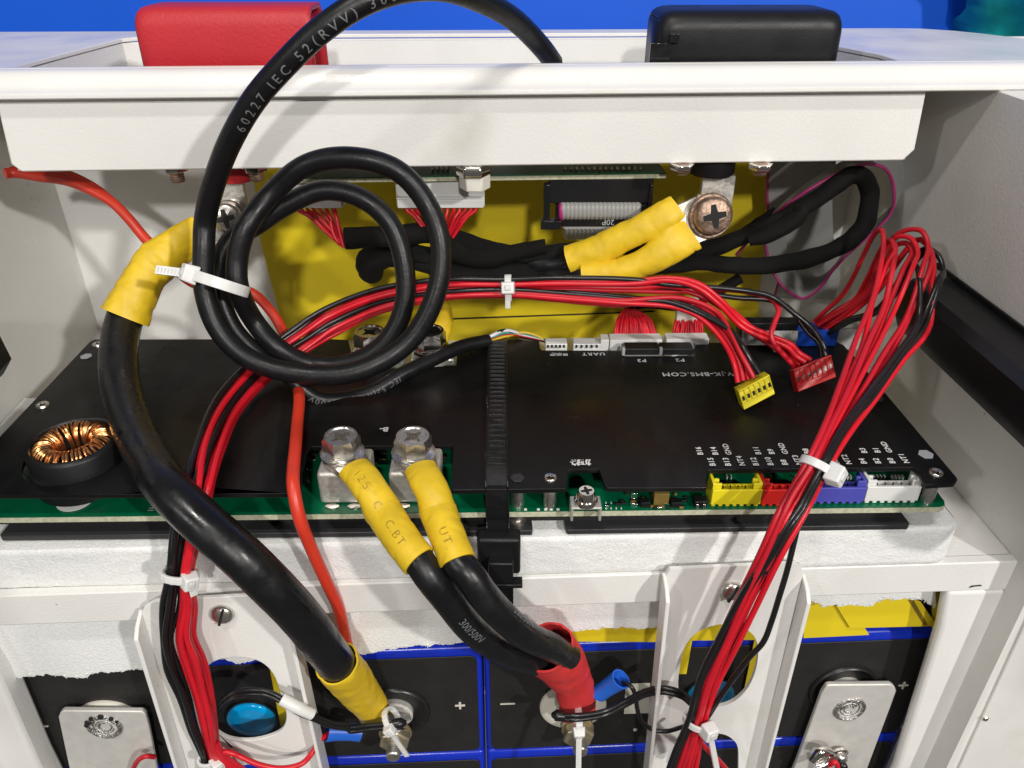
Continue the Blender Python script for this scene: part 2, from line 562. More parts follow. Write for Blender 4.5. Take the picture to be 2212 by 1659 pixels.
# cross bar
m = MB()
m.obox(CF(-.26, -.002, ZB0), EX * .52, EY * .004, EZ * (ZB1 - ZB0))
m.build('cross_bar', 'white_paint', case, bevel=.0005)
# upright frame members beside the cells
m = MB()
pr = [PC('i', x, y, -.0019) for x, y in ((1735, 560), (1690, 790), (1420, 1659))]
m.plate([[CF(uvz(pr[0])[0], -.0018, ZB0 - .0001), CF(uvz(pr[1])[0], -.0018, pr[1].z), CF(uvz(pr[2])[0], -.0018, pr[2].z), CF(uvz(pr[2])[0] - .001, -.0018, -.30), CF(.26, -.0018, -.30), CF(.26, -.0018, ZB0 - .0001)]], EY * .005)
m.build('frame_upright', 'white_paint', case, bevel=.002, seg=3)
pl_ = [PC('g', x, y, -.0019) for x, y in ((5, 1130), (240, 1659))]
m = MB()
m.plate([[CF(uvz(pl_[0])[0] - .002, -.0018, ZB0 - .0001), CF(uvz(pl_[0])[0], -.0018, pl_[0].z), CF(uvz(pl_[1])[0], -.0018, pl_[1].z), CF(uvz(pl_[1])[0], -.0018, -.30), CF(-.26, -.0018, -.30), CF(-.26, -.0018, ZB0 - .0001)]], EY * .012)
m.build('frame_upright', 'white_paint', case, bevel=.002, seg=3)
# thin cover strip with a fixing screw on the right upright
sp = [PC('i', x, y, -.0019) for x, y in ((2230, 640), (1820, 1659))]
m = MB()
m.plate([[CF(uvz(sp[0])[0] + .002, -.0019, ZB0 - .004), CF(uvz(sp[1])[0] + .001, -.0019, -.30), CF(.262, -.0019, -.30), CF(.262, -.0019, ZB0 - .004)]], EY * -.0012)
m.build('cover_strip', 'white_paint', case, bevel=.0005)
m = MB(frame(PC('i', 1972, 1352, -.0033), -EY)); m.lathe([(.0013, -.0006), (.0013, .0002), (.0009, .0006)], 12)
m.build('fixing_screw', 'steel', case)
# the pen mark on the bar
m = MB()
pk = [PC('i', x, y, -.00225) for x, y in ((1870, 538), (1885, 525), (1945, 519), (1950, 525), (1900, 530))]
m.plate([pk], EY * -.0001); m.build('pen_mark', 'shade_and_mark_black', case)

# carrying handle cups on the side walls
def handle_cup(side, label):
    P = PX('f', 1825, 150, UR - .0002) if side > 0 else None
    t = thing('handle_cup', CF(UR if side > 0 else UL, .02, .01), label, 'handle')
    u0 = UR if side > 0 else UL
    pr_ = [(0, .0316), (-.0160, .0312), (-.0195, .0282), (-.0202, .0170), (-.0175, .0110), (-.010, .0060), (0, .0035)]
    m = MB()
    if side < 0: pr_ = [(x * 1.75, z + .004) for x, z in pr_]
    far, near = .089, -.055
    if side < 0:
        far = .060
    rows = []
    for k, w in enumerate([far, far - .004, far - .009] + [far - .009 - (far - .009 - near) * j / 6 for j in range(1, 7)]):
        sc = (.45, .85, 1, 1, 1, 1, 1, 1, 1)[k]
        rows.append([CF(u0 + x * sc * side, w, .016 + (z - .016) * (sc * .4 + .6)) for x, z in pr_])
    n = len(pr_)
    vs = [p for r in rows for p in r]
    fs = [(i * n + j, i * n + j + 1, (i + 1) * n + j + 1, (i + 1) * n + j) for i in range(len(rows) - 1) for j in range(n - 1)]
    fs += [tuple(range(n)), tuple((len(rows) - 1) * n + j for j in range(n))]
    m.add(vs, fs)
    m.build('cup', 'plastic_black', t, ang=28)
    m = MB()
    m.obox(CF(u0 - .0008 * side - (.0012 if side > 0 else 0), near, .0318 if side > 0 else .0365), EX * .0012, EY * (far - near + .003), EZ * .0022)
    m.build('rim', 'plastic_black', t, bevel=.0004)
    return t
handle_cup(1, 'long black plastic handle cup on the right side wall beside the looped red wires')
handle_cup(-1, 'black handle cup on the left side wall, mostly hidden, near the yellow cable sleeve')

# ================================================================== cells
CC = .012                      # front face plane of the cells
pm = PC('h', 952, 1000, CC)
um = uvz(pm)[0]
z_top = PC('h', 940, 905, CC).z
z_bot = PC('h', 940, 1560, CC).z
u_r = uvz(PC('i', 1690, 860, CC))[0]
CWD, CHT = u_r - um - .0008, z_top - z_bot - .0006

def disc(mb, c, r, h, M=None, prof=None):
    mb.lathe(prof or [(r, 0), (r, h * .7), (r - h * .3, h)], 32, frame(c, -EY))

def make_cell(u0, zt, label, minus_left=True, marks=True):
    t = thing('battery_cell', CF(u0 + CWD / 2, CC + .1, zt - CHT), label, 'battery cell')
    m = MB(); m.obox(CF(u0, CC, zt - CHT), EX * CWD, EY * .16, EZ * CHT)
    m.build('wrap', 'cell_wrap', t, bevel=.0022, seg=3)
    m = MB()
    e = .0021
    r_ = .003
    pts = []
    et, eb = .0046, .0018
    for cx, cz, a0 in ((u0 + CWD - e - r_, zt - et - r_, 0), (u0 + e + r_, zt - et - r_, 90), (u0 + e + r_, zt - CHT + eb + r_, 180), (u0 + CWD - e - r_, zt - CHT + eb + r_, 270)):
        for k in range(5):
            a = R(a0 + 22.5 * k)
            pts.append(CF(cx + r_ * math.cos(a), CC - .0001, cz + r_ * math.sin(a)))
    m.plate([pts], EY * -.0005)
    m.build('top_plate', 'cell_top', t, bevel=.0002)
    return t

cells = {}
cells['rt'] = make_cell(um + .0004, z_top, 'black-faced battery cell in blue wrap under the red sleeved cable lug')
cells['lt'] = make_cell(um - .0004 - CWD, z_top, 'black-faced battery cell in blue wrap under the lower yellow sleeved lug')
cells['rb'] = make_cell(um + .0004, z_bot, 'black-faced battery cell in blue wrap below the red-lug cell, cut off')
cells['lb'] = make_cell(um - .0004 - CWD, z_bot, 'black-faced battery cell in blue wrap below the yellow-lug cell, cut off')

fc = CC - .0006
def plus(t, c, s=.0042):
    m = MB(frame(c, -EY, EX)); m.box((0, 0, .0002), (s, .0008, .0005)); m.box((0, 0, .00025), (.0009, s, .0005))
    m.build('plus_mark', 'cell_disc', t, bevel=.0001)
def minus(t, c, s=.0062):
    m = MB(frame(c, -EY, EX)); m.box((0, 0, .0002), (s, .0006, .0005)); m.build('minus_mark', 'cell_disc', t, bevel=.0001)
plus(cells['lt'], PC('h', 808, 1268, fc)); minus(cells['rt'], PC('h', 1104, 1257, fc))
plus(cells['rt'], PC('i', 1460, 1143, fc)); minus(cells['lt'], PC('g', 258, 1398, fc), .0056)

def terminal(t, c, kind):
    if kind == '+':
        m = MB(); m.lathe([(.0146, 0), (.0146, .0010), (.0138, .0017), (.0126, .0012), (.0120, .0004)], 44, frame(c, -EY))
        m.build('seal_ring', 'cell_ring', t, ang=60)
        m = MB(); m.lathe([(.0078, .0003), (.0078, .0026), (.0070, .0032), (.004, .0030)], 32, frame(c, -EY))
        m.build('terminal', 'aluminium', t)
    else:
        m = MB(); m.lathe([(.0140, 0), (.0140, .0012), (.0132, .0018), (.0105, .0018)], 44, frame(c, -EY))
        m.build('seal_ring', 'cell_disc', t, ang=60)
        m = MB(); m.lathe([(.0075, .0015), (.0075, .0030), (.0068, .0034), (.004, .0032)], 32, frame(c, -EY))
        m.build('terminal', 'aluminium', t)
cLp = PC('h', 400, 1300, fc)         # + of the left cell
cRm = PC('h', 1510, 1265, fc)        # - of the right cell
cLm = PC('g', 690, 1375, fc)         # - of the left cell
cRp = PC('i', 1085, 1165, fc)        # + of the right cell
terminal(cells['lt'], cLp, '+'); terminal(cells['rt'], cRm, '-')
terminal(cells['lt'], cLm, '-'); terminal(cells['rt'], cRp, '+')

def vent(t, c):
    m = MB(); m.lathe([(.0106, 0), (.0106, .0012), (.0096, .0014)], 36, frame(c, -EY))
    m.build('vent_seat', 'cell_ring', t)
    m = MB(); m.lathe([(.0099, .0012), (.0099, .0020), (.0093, .0026), (.0060, .0021), (.002, .0019)], 36, frame(c, -EY))
    m.build('vent_film', 'vent_film', t, ang=60)
vent(cells['lt'], PC('g', 1570, 1335, fc))
vent(cells['rt'], PC('i', 255, 1190, fc))
# white sticker beside the red lug and a dot
m = MB(); m.plate([[PC('h', x, y, fc) for x, y in ((1838, 1135), (1990, 1130), (1985, 1315), (1828, 1320))]], EY * -.0002)
m.build('sticker', 'cell_disc', cells['rt'])
m = MB(frame(PC('h', 1898, 1418, fc), -EY)); m.lathe([(.0009, 0), (.0009, .0004), (.0005, .0006)], 10); m.build('dot', 'cell_disc', cells['rt'])

# ------------------------------------------------------------------ bus bars on the cells
def bus_bar(tile, outl, weld, label, c=.0062):
    t = thing('bus_bar', PC(tile, *outl[-1], c), label, 'bus bar', 'aluminium bus bars')
    m = MB(); m.plate([[PC(tile, x, y, c) for x, y in outl]], EY * .0022)
    m.build('bar', 'aluminium', t, bevel=.0005)
    cw_ = PC(tile, *weld, c)
    fr = frame(cw_, -EY, EX)
    m = MB()
    rr = []
    for k in range(48):
        a = 2 * math.pi * k / 48
        rr.append(fr @ Vector((.0062 * math.cos(a), .0062 * math.sin(a), .0001)))
    m.tube(rr + [rr[0]], .00085, 8, 1, smooth=False, wob=.5, seed=len(label), rb=.0009)
    m.build('weld_bead', 'weld', t)
    m = MB()
    for j in range(8):
        rr = []
        a0 = random.random() * 6.3
        rad = .0018 + .0005 * j
        for k in range(14):
            a = a0 + k * .2
            rr.append(fr @ Vector((rad * math.cos(a), rad * math.sin(a), .00005)))
        m.tube(rr, .00035, 6, 1, smooth=False, wob=.3, seed=j)
    m.build('weld_ripple', 'weld', t)
    return t
bbL = bus_bar('g', [(362, 1345), (375, 1315), (392, 1303), (880, 1308), (905, 1325), (925, 1400), (990, 1760), (1010, 1900), (480, 1900)], (650, 1400), 'flat aluminium bus bar with a burnt black weld ring, beside the left strap')
bbR = bus_bar('i', [(955, 1195), (985, 1150), (1005, 1143), (1385, 1140), (1408, 1155), (1420, 1180), (1240, 1659), (1130, 1900), (680, 1900), (800, 1620)], (1125, 1290), 'flat aluminium bus bar carrying a small screw and ring lug, by the right case wall')
m = MB()
fr = frame(PC('g', 650, 1400, .0062), -EY, EX)
for a, rad, w_ in ((2.1, .0066, .0016), (2.6, .0063, .002), (1.5, .0066, .0019), (.9, .0066, .0016), (.5, .0064, .0015), (2.9, .0066, .0014)):
    m.M = fr @ Matrix.Translation((rad * math.cos(a), rad * math.sin(a), .0004)) @ Matrix.Rotation(a, 4, 'Z')
    m.lathe([(w_ * .7, 0), (w_ * .6, .0005), (w_ * .2, .0007)], 7)
m.build('scorch', 'shade_and_mark_black', bbL)

# ------------------------------------------------------------------ hold-down straps
def strap(tile, outline, holes, foldL, foldR, screw, label, flange=.0068, c=-.0062):
    t = thing('hold_down_strap', PC(tile, *outline[-1], c), label, 'strap', 'white hold-down straps')
    loops = [[PC(tile, x, y, c) for x, y in outline]]
    for h in holes:
        loops.append([PC(tile, x, y, c) for x, y in [tuple(p)[:2] for p in spline([Vector((a, b, 0)) for a, b in h], 4, True)]])
    m = MB(); m.plate(loops, EY * .0015); m.build('face', 'white_paint', t, bevel=.0003)
    for f, sgn in ((foldL, -1), (foldR, 1)):
        a, b = PC(tile, *f[0], c), PC(tile, *f[1], c)
        d = (b - a).normalized()
        m = MB()
        m.plate([[a + EY * .0014, b + EY * .0014, b - EY * flange, a - EY * flange + d * .006, a - EY * (flange * .55) + d * .0025]], EX * (.0014 * sgn))
        m.build('flange', 'white_paint', t, bevel=.0003)
    # slotted pan-head screw
    cs = PC(tile, *screw, c - .0001)
    fr = frame(cs, -EY, EX)
    sc = MB()
    sc.lathe([(.0040, 0), (.0041, .0007), (.0036, .0016), (.0026, .0022), (.0012, .0024)], 28, fr)
    so = sc.build('screw', 'steel', t, ang=60)
    sl = MB(fr @ Matrix.Rotation(R(70), 4, 'Z')); sl.box((0, 0, .0021), (.0074, .0009, .0008)); sl.build('slot', 'shade_and_mark_black', so)
    return t
strap('g', [(880, 690), (900, 655), (960, 622), (1300, 600), (1755, 576), (1778, 590), (1795, 640), (2020, 1659), (2075, 1900), (1240, 1900), (1170, 1659)],
      [[(1280, 1040), (1350, 990), (1490, 970), (1620, 1000), (1700, 1075), (1745, 1200), (1782, 1340), (1755, 1420), (1650, 1470), (1520, 1488), (1400, 1465), (1320, 1400), (1265, 1270), (1235, 1130)],
       [(1450, 1670), (1540, 1640), (1650, 1650), (1740, 1690), (1790, 1780), (1800, 1840), (1700, 1870), (1520, 1860), (1420, 1780)]],
      ((880, 690), (1240, 1900)), ((1795, 640), (2075, 1900)), (1385, 695), 'white steel hold-down strap behind the left red and black wire bundle, over a blue vent')
strap('i', [(-8, 450), (12, 424), (400, 405), (790, 388), (822, 400), (838, 440), (810, 560), (545, 1659), (485, 1900), (-156, 1900), (-131, 1659)],
      [[(105, 900), (180, 815), (320, 765), (450, 780), (535, 840), (558, 930), (540, 1060), (480, 1180), (390, 1255), (280, 1282), (150, 1262), (70, 1190), (68, 1050)],
       [(60, 1560), (140, 1480), (260, 1445), (360, 1455), (425, 1510), (436, 1620), (420, 1760), (330, 1850), (100, 1850), (40, 1700)]],
      ((-8, 460), (-156, 1900)), ((838, 470), (485, 1900)), (392, 552), 'white steel hold-down strap behind the right red and black wire bundle')

# ------------------------------------------------------------------ foam
def ragged(pts, amp, n=14, seed=0):
    out = []
    for i in range(len(pts) - 1):
        a, b = Vector(pts[i]), Vector(pts[i + 1])
        k = max(2, int((b - a).length / .0006))
        for j in range(k):
            p = a.lerp(b, j / k)
            q = p * 420 + Vector((seed, 0, 0))
            out.append(p + EZ * amp * (noise.noise(q) + .7 * noise.noise(q * 2.6)) + EX * amp * .4 * noise.noise(q * 1.7 + Vector((9, 0, 0))))
    out.append(Vector(pts[-1]))
    return out

def foam_slab(u0, u1, w0, w1, z0, z1, name, label, nu=190, nz=26):
    m = MB()
    rows = []
    for j in range(nz + 1):
        r_ = []
        for i in range(nu + 1):
            uu = u0 + (u1 - u0) * i / nu
            p = CF(uu, w0 - .0107 * uu, z0 + (z1 - z0) * j / nz)
            q = p * 350
            p = p - EY * (.00016 * noise.noise(q) + .0001 * noise.noise(q * 2.3))
            ed = min(j, nz - j, 3) / 3
            ee = min(nu - i, 3) / 3
            p = p + EY * (.0006 * (1 - ed) ** 2 + .002 * (1 - ee) ** 2)
            r_.append(p)
        rows.append(r_)
    m.grid(rows)
    n = nu + 1
    k = len(m.v)
    # top and right faces going back
    top = [p + EY * (w1 - w0) for p in rows[-1]]
    m.grid([rows[-1], [p + EY * .002 + EZ * .0003 for p in rows[-1]], top])
    rt = [r_[-1] for r_ in rows]
    m.grid([rt, [p + EY * .004 + EX * .0006 for p in rt], [p + EY * (w1 - w0) for p in rt]])
    lt_ = [r_[0] for r_ in rows]
    m.grid([lt_, [p + EY * (w1 - w0) for p in lt_]])
    return m.build(name, 'foam', label=label, cat='foam', ang=70)
fu1 = uvz(PC('i', 1738, 150, .0035))[0]
foam_top = -.0238
foam_slab(UL + .003, fu1, -.0008, .095, ZB1 + .0002, foam_top, 'foam_pad', 'thick white sparkling foam pad under the circuit board')

def foam_strip(top, bot, c, label, th=.005, seed=0):
    pts = ragged([PC(t, x, y, c) for t, x, y in bot], .0011, seed=seed)
    tp = [PC(t, x, y, c) for t, x, y in top]
    m = MB(); m.plate([tp + pts[::-1]], EY * th)
    # tufts along the torn edge
    for p in pts[::2]:
        for _ in range(3):
            q = p + EX * random.uniform(-.0008, .0008) + EY * random.uniform(0, th * .6)
            m.tube([q + EZ * .0012, q - EZ * random.uniform(.0001, .0009) + EX * random.uniform(-.0007, .0007)], [.0005, .0001], 5, 2)
    m.build('foam_strip', 'foam', label=label, cat='foam', ang=30, group='torn foam strips under the cross bar')
foam_strip([('g', -200, 760), ('g', 1000, 700)], [('g', -200, 1100), ('g', 60, 1100), ('g', 280, 1078), ('g', 480, 1098), ('g', 620, 1068), ('g', 860, 1045), ('g', 1000, 1040)], .0058, 'torn cream foam strip hanging over the cell left of the left strap', seed=1)
foam_strip([('g', 1240, 690), ('g', 1640, 680), ('g', 1850, 660), ('h', 0, 650), ('h', 900, 620), ('h', 1080, 610)],
           [('g', 1240, 985), ('g', 1400, 980), ('g', 1480, 1010), ('g', 1600, 985), ('g', 1880, 985), ('g', 2000, 1000), ('h', 130, 955), ('h', 240, 950), ('h', 420, 912), ('h', 700, 895), ('h', 920, 868), ('h', 1080, 860)], .0056, 'torn white foam strip behind the thick black cables under the bar', seed=2)
foam_strip([('h', 1085, 610), ('h', 2080, 570)], [('h', 1085, 830), ('h', 1300, 840), ('h', 1500, 815), ('h', 1740, 785), ('h', 2000, 790), ('h', 2080, 770)], .0056, 'torn white foam strip between the red sleeve and the right strap', seed=3)
foam_strip([('i', 850, 520), ('i', 1660, 500)], [('i', 850, 600), ('i', 960, 650), ('i', 1150, 645), ('i', 1270, 650), ('i', 1320, 612), ('i', 1580, 612), ('i', 1662, 660)], .0056, 'short torn foam strip in the corner above two yellow flaps', seed=4)

# ------------------------------------------------------------------ yellow insulation sheets
def sheet(name, pts, label, th=.0004, up=None, grp='yellow insulation sheets'):
    m = MB(); m.plate([pts], EY * th)
    return m.build(name, 'fish_paper', label=label, cat='insulation sheet', bevel=.0001, group=grp)
sheet('insulation_sheet', [PC('v', 545, 355, CB - .0012), PC('v', 562, 520, CB - .0012), PC('v', 606, 690, CB - .0012), PC('v', 625, 800, CB - .0012), PC('v', 1640, 765, CB - .0012), PC('v', 1640, 645, CB - .0012), PC('v', 1668, 355, CB - .0012), PC('v', 1668, 300, CB - .0012), PC('v', 540, 300, CB - .0012)],
      'large upright yellow insulation sheet on the back wall behind the cables', .0006)
m = MB()
lo = [PC('v', x, y, CB - .004) for x, y in ((860, 698), (965, 692), (1400, 676), (1640, 668), (1640, 800), (860, 830))]
m.plate([lo], EY * .0006)
m.build('insulation_sheet', 'fish_paper', label='lower yellow sheet with a dark slit above it, behind the board connectors', cat='insulation sheet', group='yellow insulation sheets')
m = MB(); m.plate([[PC('v', x, y, CB - .0022) for x, y in ((965, 688), (1250, 678), (1412, 672), (1412, 679), (1250, 686), (965, 695))]], EY * .0004)  # dark strip painted in for the shaded slit between the sheets
m.build('slit_shade', 'shade_and_mark_black', label='thin black strip standing in for the shaded slit between the two yellow sheets at the back', cat='painted shade')
sheet('insulation_flap', [PC('i', x, y, .0095) for x, y in ((840, 560), (1040, 560), (1225, 792), (1250, 832), (840, 852))], 'yellow paper flap lying under the other flap, beside the right strap', grp='yellow flaps')
sheet('insulation_flap', [PC('i', x, y, .0082) for x, y in ((1045, 652), (1060, 600), (1480, 590), (1570, 625), (1672, 775), (1600, 778), (1130, 790))], 'yellow paper flap with a pencil line, on top by the case corner', grp='yellow flaps')
m = MB(); m.plate([[PC('i', x, y, .0080) for x, y in ((1490, 612), (1525, 614), (1615, 770), (1590, 772))]], EY * .0001)
m.build('pencil_line', 'print_dark', bpy.data.objects['insulation_flap.001'])
sheet('insulation_sheet', [PC('i', x, y, .0110) for x, y in ((1640, 500), (1730, 500), (1668, 735), (1655, 790), (1640, 790))], 'narrow yellow sheet standing in the case corner beside the flaps')
sheet('insulation_sheet', [PC('h', x, y, .0088) for x, y in ((1380, 760), (2080, 740), (2080, 876), (1380, 872))], 'yellow sheet edge under the torn foam, right of the red sleeve')
sheet('insulation_sheet', [PC('i', x, y, .0100) for x, y in ((40, 720), (600, 720), (596, 862), (20, 868))], 'yellow sheet seen in the top of the slot of the right strap')
sheet('insulation_sheet', [PC('i', x, y, .0102) for x, y in ((20, 869), (148, 869), (112, 1075), (20, 1075))], 'yellow sheet strip on the left inside the slot of the right strap')
sheet('insulation_sheet', [PC('i', x, y, .0102) for x, y in ((536, 863), (610, 863), (560, 1200), (465, 1200))], 'yellow sheet strip on the right inside the slot of the right strap')
sheet('insulation_sheet', [PC('g', x, y, .0100) for x, y in ((1676, 1030), (1760, 1030), (1820, 1400), (1745, 1400))], 'yellow sheet strip in the slot of the left strap, beside the blue vent')
sheet('insulation_sheet', [PC('g', x, y, .0025) for x, y in ((1838, 790), (1856, 800), (2010, 1659), (2050, 1850), (1960, 1850), (1900, 1659))], 'thin yellow sheet edge along the right side of the left strap')

# ================================================================== battery board with black cover
bms = thing('battery_management_board', PZ('v', 1050, 900, -.022), 'black-covered green battery management circuit board lying across the case on foam', 'circuit board')
outl = [('v', -120, 1069), ('d', 1800, 1489), ('p', 95, 850), ('p', 90, 640), ('p', 140, 460), ('p', 185, 388), ('p', 1558, 378), ('p', 1545, 740), ('p', 1540, 806), ('e', 770, 1468), ('e', 1462, 1460), ('e', 1472, 1450), ('e', 1480, 1342), ('e', 1672, 1337),
        ('e', 1712, 1448), ('e', 1724, 1455), ('l', 335, 405), ('l', 338, 276), ('l', 1835, 257), ('l', 1890, 295), ('l', 1925, 386), ('l', 2135, 372), ('l', 2158, 348), ('l', 2150, 330), ('v', 1850, 775), ('v', 1822, 745), ('v', 1806, 738),
        ('v', 1505, 740), ('n', 2050, 560), ('n', 2020, 655), ('n', 1215, 662), ('n', 1160, 592), ('n', 250, 588), ('n', 225, 560), ('n', 215, 478), ('v', 1120, 733), ('v', 1065, 733),
        ('v', 990, 736), ('v', 985, 790), ('v', 770, 800), ('v', 752, 734), ('v', 700, 732), ('v', 205, 733), ('v', 194, 738)]
pts = [PZ(t, x, y, 0) for t, x, y in outl]
ic = PZ('d', 480, 1255, 0)
ind_hole = [ic + Vector((.0165 * math.cos(R(a)), .0165 * math.sin(R(a)), 0)) for a in range(0, 360, 10)]
post_px = [('l', 2000, 300, .0022), ('e', 1370, 1395, .0021), ('d', 265, 942, .0024), ('d', 612, 562, .0024)]
holes = [ind_hole]
m = MB(); m.plate([pts] + holes, (0, 0, -.0017))
cover = m.build('cover_plate', 'black_plate', bms, bevel=.0003)
# board
ybf = PZ('e', 800, 1604, -.0115).y
xbl, xbr = PZ('v', -130, 1100, -.0115).x, PZ('l', 2092, 520, -.0115).x
ybb = .0962
zp = -.0115
def brd(e, z):
    a, b = PZ('d', -380, 1643, zp), PZ('l', 2092, 543, zp)
    n_ = Vector((b.y - a.y, a.x - b.x, 0)).normalized()
    pts_ = [Vector((a.x + e, a.y + e, z)), Vector((b.x - .003, b.y + e, z)), Vector((b.x - .0008, b.y + .0008 + e, z)), Vector((b.x - e, b.y + .003, z)), Vector((b.x - e, ybb, z)), Vector((a.x + e, ybb, z))]
    return pts_
def rrect(x0, x1, y0, y1, r, z):
    o = []
    for cx, cy, a0 in ((x1 - r, y1 - r, 0), (x0 + r, y1 - r, 90), (x0 + r, y0 + r, 180), (x1 - r, y0 + r, 270)):
        for k in range(5):
            a = R(a0 + 22.5 * k); o.append(Vector((cx + r * math.cos(a), cy + r * math.sin(a), z)))
    return o
m = MB(); m.plate([brd(0, zp)], (0, 0, -.00025)); board = m.build('board', 'solder_mask', bms)
m = MB(); m.plate([brd(.00003, zp - .00026)], (0, 0, -.0021)); m.build('board_core', 'board_core', board)
# lower heat-spreader plates
zl = -.0208
def lowplate(a, b, bk):
    m = MB()
    m.plate([[PZ(*a[0], zl), PZ(*a[1], zl), PZ(*b[1], zl), PZ(*b[0], zl), Vector((PZ(*b[0], zl).x - .004, bk, zl)), Vector((PZ(*a[0], zl).x, bk, zl))]], (0, 0, -.0021))
    m.build('heat_spreader', 'black_edge', bms, bevel=.0003)
lowplate([('g', 0, 205), ('g', 5, 218)], [('h', 1260, 165), ('h', 1255, 182)], .09)
lowplate([('h', 1465, 165), ('h', 1480, 178)], [('i', 1502, 135), ('i', 1492, 147)], .09)
# dark body added for the shade in the gap between board and heat spreaders
m = MB(); m.obox((xbl + .01, ybf + .006, zl + .0001), (xbr - xbl - .024, 0, 0), (0, .08, 0), (0, 0, zp - .0025 - zl - .0002)); m.build('gap_shade_fill', 'shade_and_mark_black', bms)
# small parts below the board edge
for t, x, y, w in (('h', 1790, 100, .004), ('h', 2050, 100, .008), ('h', 1370, 108, .008)):
    p = PZ(t, x, y, -.0140); m = MB(); m.box((p.x, ybf + .004, -.0148), (w, .003, .0022)); m.build('component', 'steel' if w == .008 else 'plastic_black', bms, bevel=.0002)

# copper choke standing through the cover
ind = bpy.data.objects.new('choke', None)
m = MB(frame(ic + Vector((0, 0, 0)), (0, 0, 1)))
m.lathe([(.0145, -.0100), (.0145, .0052), (.0138, .0062), (.0128, .0064), (.0124, .0058), (.0124, .0)], 48)
choke = m.build('choke_sleeve', 'plastic_black', bms, ang=50)
m = MB()
nt_ = 50
for k in range(nt_):
    a = 2 * math.pi * k / nt_ + random.uniform(-.02, .02)
    d = Vector((math.cos(a), math.sin(a), 0)); tg = Vector((-math.sin(a), math.cos(a), 0))
    lp = []
    sk = random.uniform(-.0006, .0006)
    for j in range(9):
        th = math.pi * (j / 8) - .15
        rr = .0089 + .0036 * math.cos(th)
        lp.append(ic + d * rr + tg * (sk * (j / 8 - .5) * 3) + Vector((0, 0, .0024 + .0046 * math.sin(th) * (1 + .04 * random.random()))))
    lp = lp + [lp[-1] + Vector((0, 0, -.010))]
    m.tube(lp, .00046, 6, 2)
m.build('copper_winding', 'copper', choke)
m = MB(frame(ic, (0, 0, 1))); m.lathe([(.0118, -.009), (.0118, .0038), (.0060, .0046), (.0056, -.009)], 32); m.build('core', 'plastic_black', choke)

# rings and posts
for t, x, y, r_ in post_px:
    c = PZ(t, x, y, 0)
    m = MB(frame(c, (0, 0, 1))); m.lathe([(r_, -.0116), (r_, .0004), (r_ * .85, .0007), (r_ * .62, .0006), (r_ * .5, -.0006)], 24); m.build('standoff', 'steel', bms, ang=50)
for t, x, y in (('e', 1165, 1397), ('f', 1600, 1250), ('d', 537, 640), ('f', 1300, 900)):
    c = PZ(t, x, y, 0)
    n_ = 6
    r_ = .0024 if t != 'f' or x < 1400 else .0026
    m = MB(); m.plate([[c + Vector((r_ * math.cos(R(60 * k)), r_ * math.sin(R(60 * k)), .0001)) for k in range(6)]], (0, 0, .0003))
    m.build('rivet', 'print_grey' if t in 'fd' and not (t == 'f' and x == 1300) else 'black_edge', bms, bevel=.0001)
c = PZ('e', 1165, 1560, zp); m = MB(frame(c, (0, 0, 1))); m.lathe([(.0022, 0), (.0022, .0098)], 20); m.build('standoff', 'steel', bms)
for (t, x, y) in (('h', 1165, 110),):
    c = PZ(t, x, y, -.0145); m = MB(frame((c.x, ybf + .006, zl), (0, 0, 1))); m.lathe([(.003, 0), (.003, .001), (.0021, .0012), (.0021, .0078)], 20); m.build('standoff', 'steel', bms)

# ------------------------------------------------------------------ bolts and terminal blocks
def star(r0, r1, n=4, rot=45):
    o = []
    for k in range(n * 4):
        a = R(rot) + 2 * math.pi * k / (n * 4)
        rr = (r0, (r0 + r1) / 2 * .82, r1, (r0 + r1) / 2 * .82)[k % 4]
        o.append((rr * math.cos(a), rr * math.sin(a)))
    return o
def hex_bolt(o, axis, R_, h, parent, metal='steel', washer=True, recess=True, xh=None, name='bolt'):
    fr = frame(o, axis, xh)
    m = MB(fr)
    z0 = 0
    hexo = [(R_ * math.cos(R(60 * k + 15)), R_ * math.sin(R(60 * k + 15))) for k in range(6)]
    n = 24
    def hexr(a):
        return R_ * .866 / max(math.cos(((a - R(15)) % R(60)) - R(30)), .01)
    rings = []
    for f, z in ((1.0, 0), (1.0, h * .74), (None, h), ('in', h), ('in2', h * .93)):
        ring = []
        for k in range(n):
            a = 2 * math.pi * k / n
            rr = hexr(a) if f == 1.0 else {None: R_ * .86, 'in': R_ * .74, 'in2': R_ * .70}[f]
            ring.append(Vector((rr * math.cos(a), rr * math.sin(a), z)))
        rings.append(ring)
    vs = [p for r_ in rings for p in r_]
    fs = []
    for i in range(len(rings) - 1):
        for k in range(n):
            k2 = (k + 1) % n
            fs.append((i * n + k, i * n + k2, (i + 1) * n + k2, (i + 1) * n + k))
    m.add(vs, fs)
    st = star(R_ * .60, R_ * .26) if recess else None
    top = [Vector((p.x, p.y, h * .93)) for p in rings[-1]]
    if recess:
        m.plate([top, [Vector((x, y, h * .93)) for x, y in st]], (0, 0, -h * .80))
        m.plate([[Vector((x * .999, y * .999, h * .15)) for x, y in star(R_ * .62, R_ * .30)]], (0, 0, -h * .1))
    else:
        m.plate([top], (0, 0, -h * .3))
    b = m.build(name, metal, parent, ang=32)
    if washer:
        w = MB(fr)
        w.lathe([(R_ * 1.04, -.0011), (R_ * 1.06, -.0004), (R_ * .98, -.00005)], 32)
        w.lathe([(R_ * 1.16, -.0022), (R_ * 1.17, -.0013), (R_ * 1.10, -.0011)], 32)
        w.build('washer', metal, b, ang=50)
    return b
